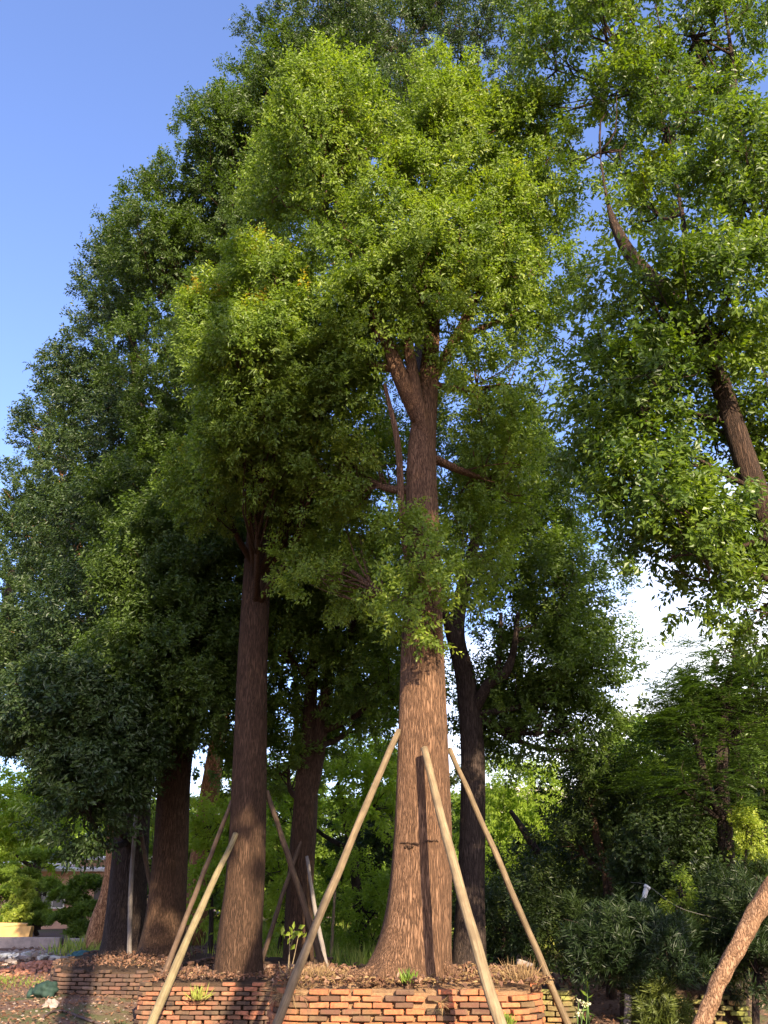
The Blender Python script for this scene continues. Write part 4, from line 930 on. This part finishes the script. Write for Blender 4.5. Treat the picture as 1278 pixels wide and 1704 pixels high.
heap('small stones and brick bits strewn along the near ground', 90, 15, 3.0, 3.0, .02, 260, M_RUBBLE, 64, (.012, .035))
mb = MB(); mb.box((-1.0, 0, .13), (2.4, .4, .32), np.array(Matrix.Rotation(.03, 3, 'Z')), 0, .04, np.random.default_rng(3)); mb.box((1.0, .1, .1), (1.2, .4, .26), np.array(Matrix.Rotation(-.1, 3, 'Z')), 0, .04, np.random.default_rng(4))
o = mb.build('low_stone_wall', M_CONC); o.location = tuple(gp(88, 28)); bv = o.modifiers.new('b', 'BEVEL'); bv.width = .03; tag(o, 'low stone edging wall under the cloud-pruned pines', 'wall')
M_OCHRE = plain('ochre_plaster', (.40, .25, .10), .9, .15, 4)
mb = MB(); mb.box((0, 0, .22), (1.7, .25, .5), None, 0, .04, np.random.default_rng(2)); mb.box((.2, 0, .52), (1.0, .2, .12), None, 0, .03, np.random.default_rng(6)); o = mb.build('low_garden_wall', M_OCHRE); o.location = tuple(gp(5, 30)); tag(o, 'ochre garden wall piece at the foot of the pines', 'wall')
# broken concrete block on the black trunk's planter
mb = MB(); r4 = np.random.default_rng(7)
mb.box((0, 0, .09), (.46, .24, .19), np.array(Matrix.Rotation(.15, 3, 'Z')), 0, .03, r4); mb.box((.14, -.06, .2), (.22, .18, .06), np.array(Matrix.Rotation(.3, 3, 'Y')), 0, .02, r4)
o = mb.build('concrete_block', M_CONC); o.location = tuple(G(858, 13.6, .5)); bv = o.modifiers.new('b', 'BEVEL'); bv.width = .012; tag(o, 'broken grey block lying on the mossy planter behind the sunlit one', 'block')
mb = MB(); tube(mb, [gp(958, 12.2, .12), gp(1040, 12.9, .22)], [.022, .022], 12, 6); tag(mb.build('pipe', M_WHITE, None, smooth=True), 'white plastic pipe lying among the shrubs past the mossy planter', 'pipe')
mb = MB(); a_, b_ = P(1076, 1478, 12.6), P(1066, 1512, 12.6)
tube(mb, [a_, a_ + (b_ - a_) * .35, a_ + (b_ - a_) * .8, b_], [.035, .035, .034, .012], 12, 12)
c = np.asarray(P(1078, 1474, 12.6)); tube(mb, [a_, c], [.05, .045], 12, 3)
tag(mb.build('plastic_tube', plain('grey_white_plastic', (.45, .45, .43), .5, .1, 5), None, smooth=True), 'small grey plastic tube hanging from a wire in the dark shrubs', 'tube')
mb = MB(); tube(mb, [P(1050, 1468, 12.9), P(1078, 1474, 12.6), P(1130, 1510, 12.5), P(1200, 1530, 12.8)], [.0028] * 4, 5, 24); tag(mb.build('guy_wire', M_WIRE, None), 'thin grey wire strung through the dark shrubs', 'wire')
# flowering plants
def flower(name, label, base, tips, mat, seed, petals, psize):
    r = np.random.default_rng(seed); base = np.asarray(base, float); root = empty(name, base, label, 'flower')
    mb = MB()
    for t in tips: tube(mb, [(0, 0, 0), (t - base) * .55 + r.normal(0, .02, 3), t - base], [.010, .008, .005], 6, 8)
    mb.build('stem', plain(name + '_stem', (.07, .12, .03), .6), root, smooth=True)
    B, AX = [], []
    for t in tips:
        for _ in range(petals):
            a = unit(r.normal(0, 1, 3) + [0, -.5, .3]); B.append(t - base + a * .01); AX.append(a)
    n = len(B); V = leaf_verts(np.array(B), np.array(AX), r.normal(0, 1, (n, 3)), psize * r.uniform(.7, 1.2, n), np.full(n, psize * .7))
    leaves_obj('petals', V, r.uniform(0, 1, n), mat, root)
    m = 24; tt = r.uniform(.1, .75, m); k = r.integers(0, len(tips), m)
    Bl = np.array([(tips[k[i]] - base) * tt[i] for i in range(m)])
    V = leaf_verts(Bl, r.normal(0, 1, (m, 3)) + UP * .5, r.normal(0, 1, (m, 3)), r.uniform(.07, .14, m), np.full(m, .03)); leaves_obj('leaf_cluster', V, np.full(m, .4), M_LEAF_MID, root)
flower('flower_plant', 'single red flower on a slanting stem beside the mossy planter', gp(985, 12.6), [P(974, 1608, 12.6)], M_FLOWER_R, 71, 16, .05)
flower('flower_plant', 'plant with small white flowers by the mossy planter foot', gp(965, 12.0), [P(x_, y_, 12.0) for x_, y_ in ((963, 1668), (972, 1672), (966, 1685), (978, 1668), (960, 1690))], M_FLOWER_W, 72, 9, .04)
flower('flower_plant', 'cluster of pale yellow blossoms behind the red flower', gp(978, 15), [P(x_, y_, 15) for x_, y_ in ((972, 1612 - 8), (980, 1608), (968, 1612), (976, 1614))], M_FLOWER_W, 73, 12, .07)
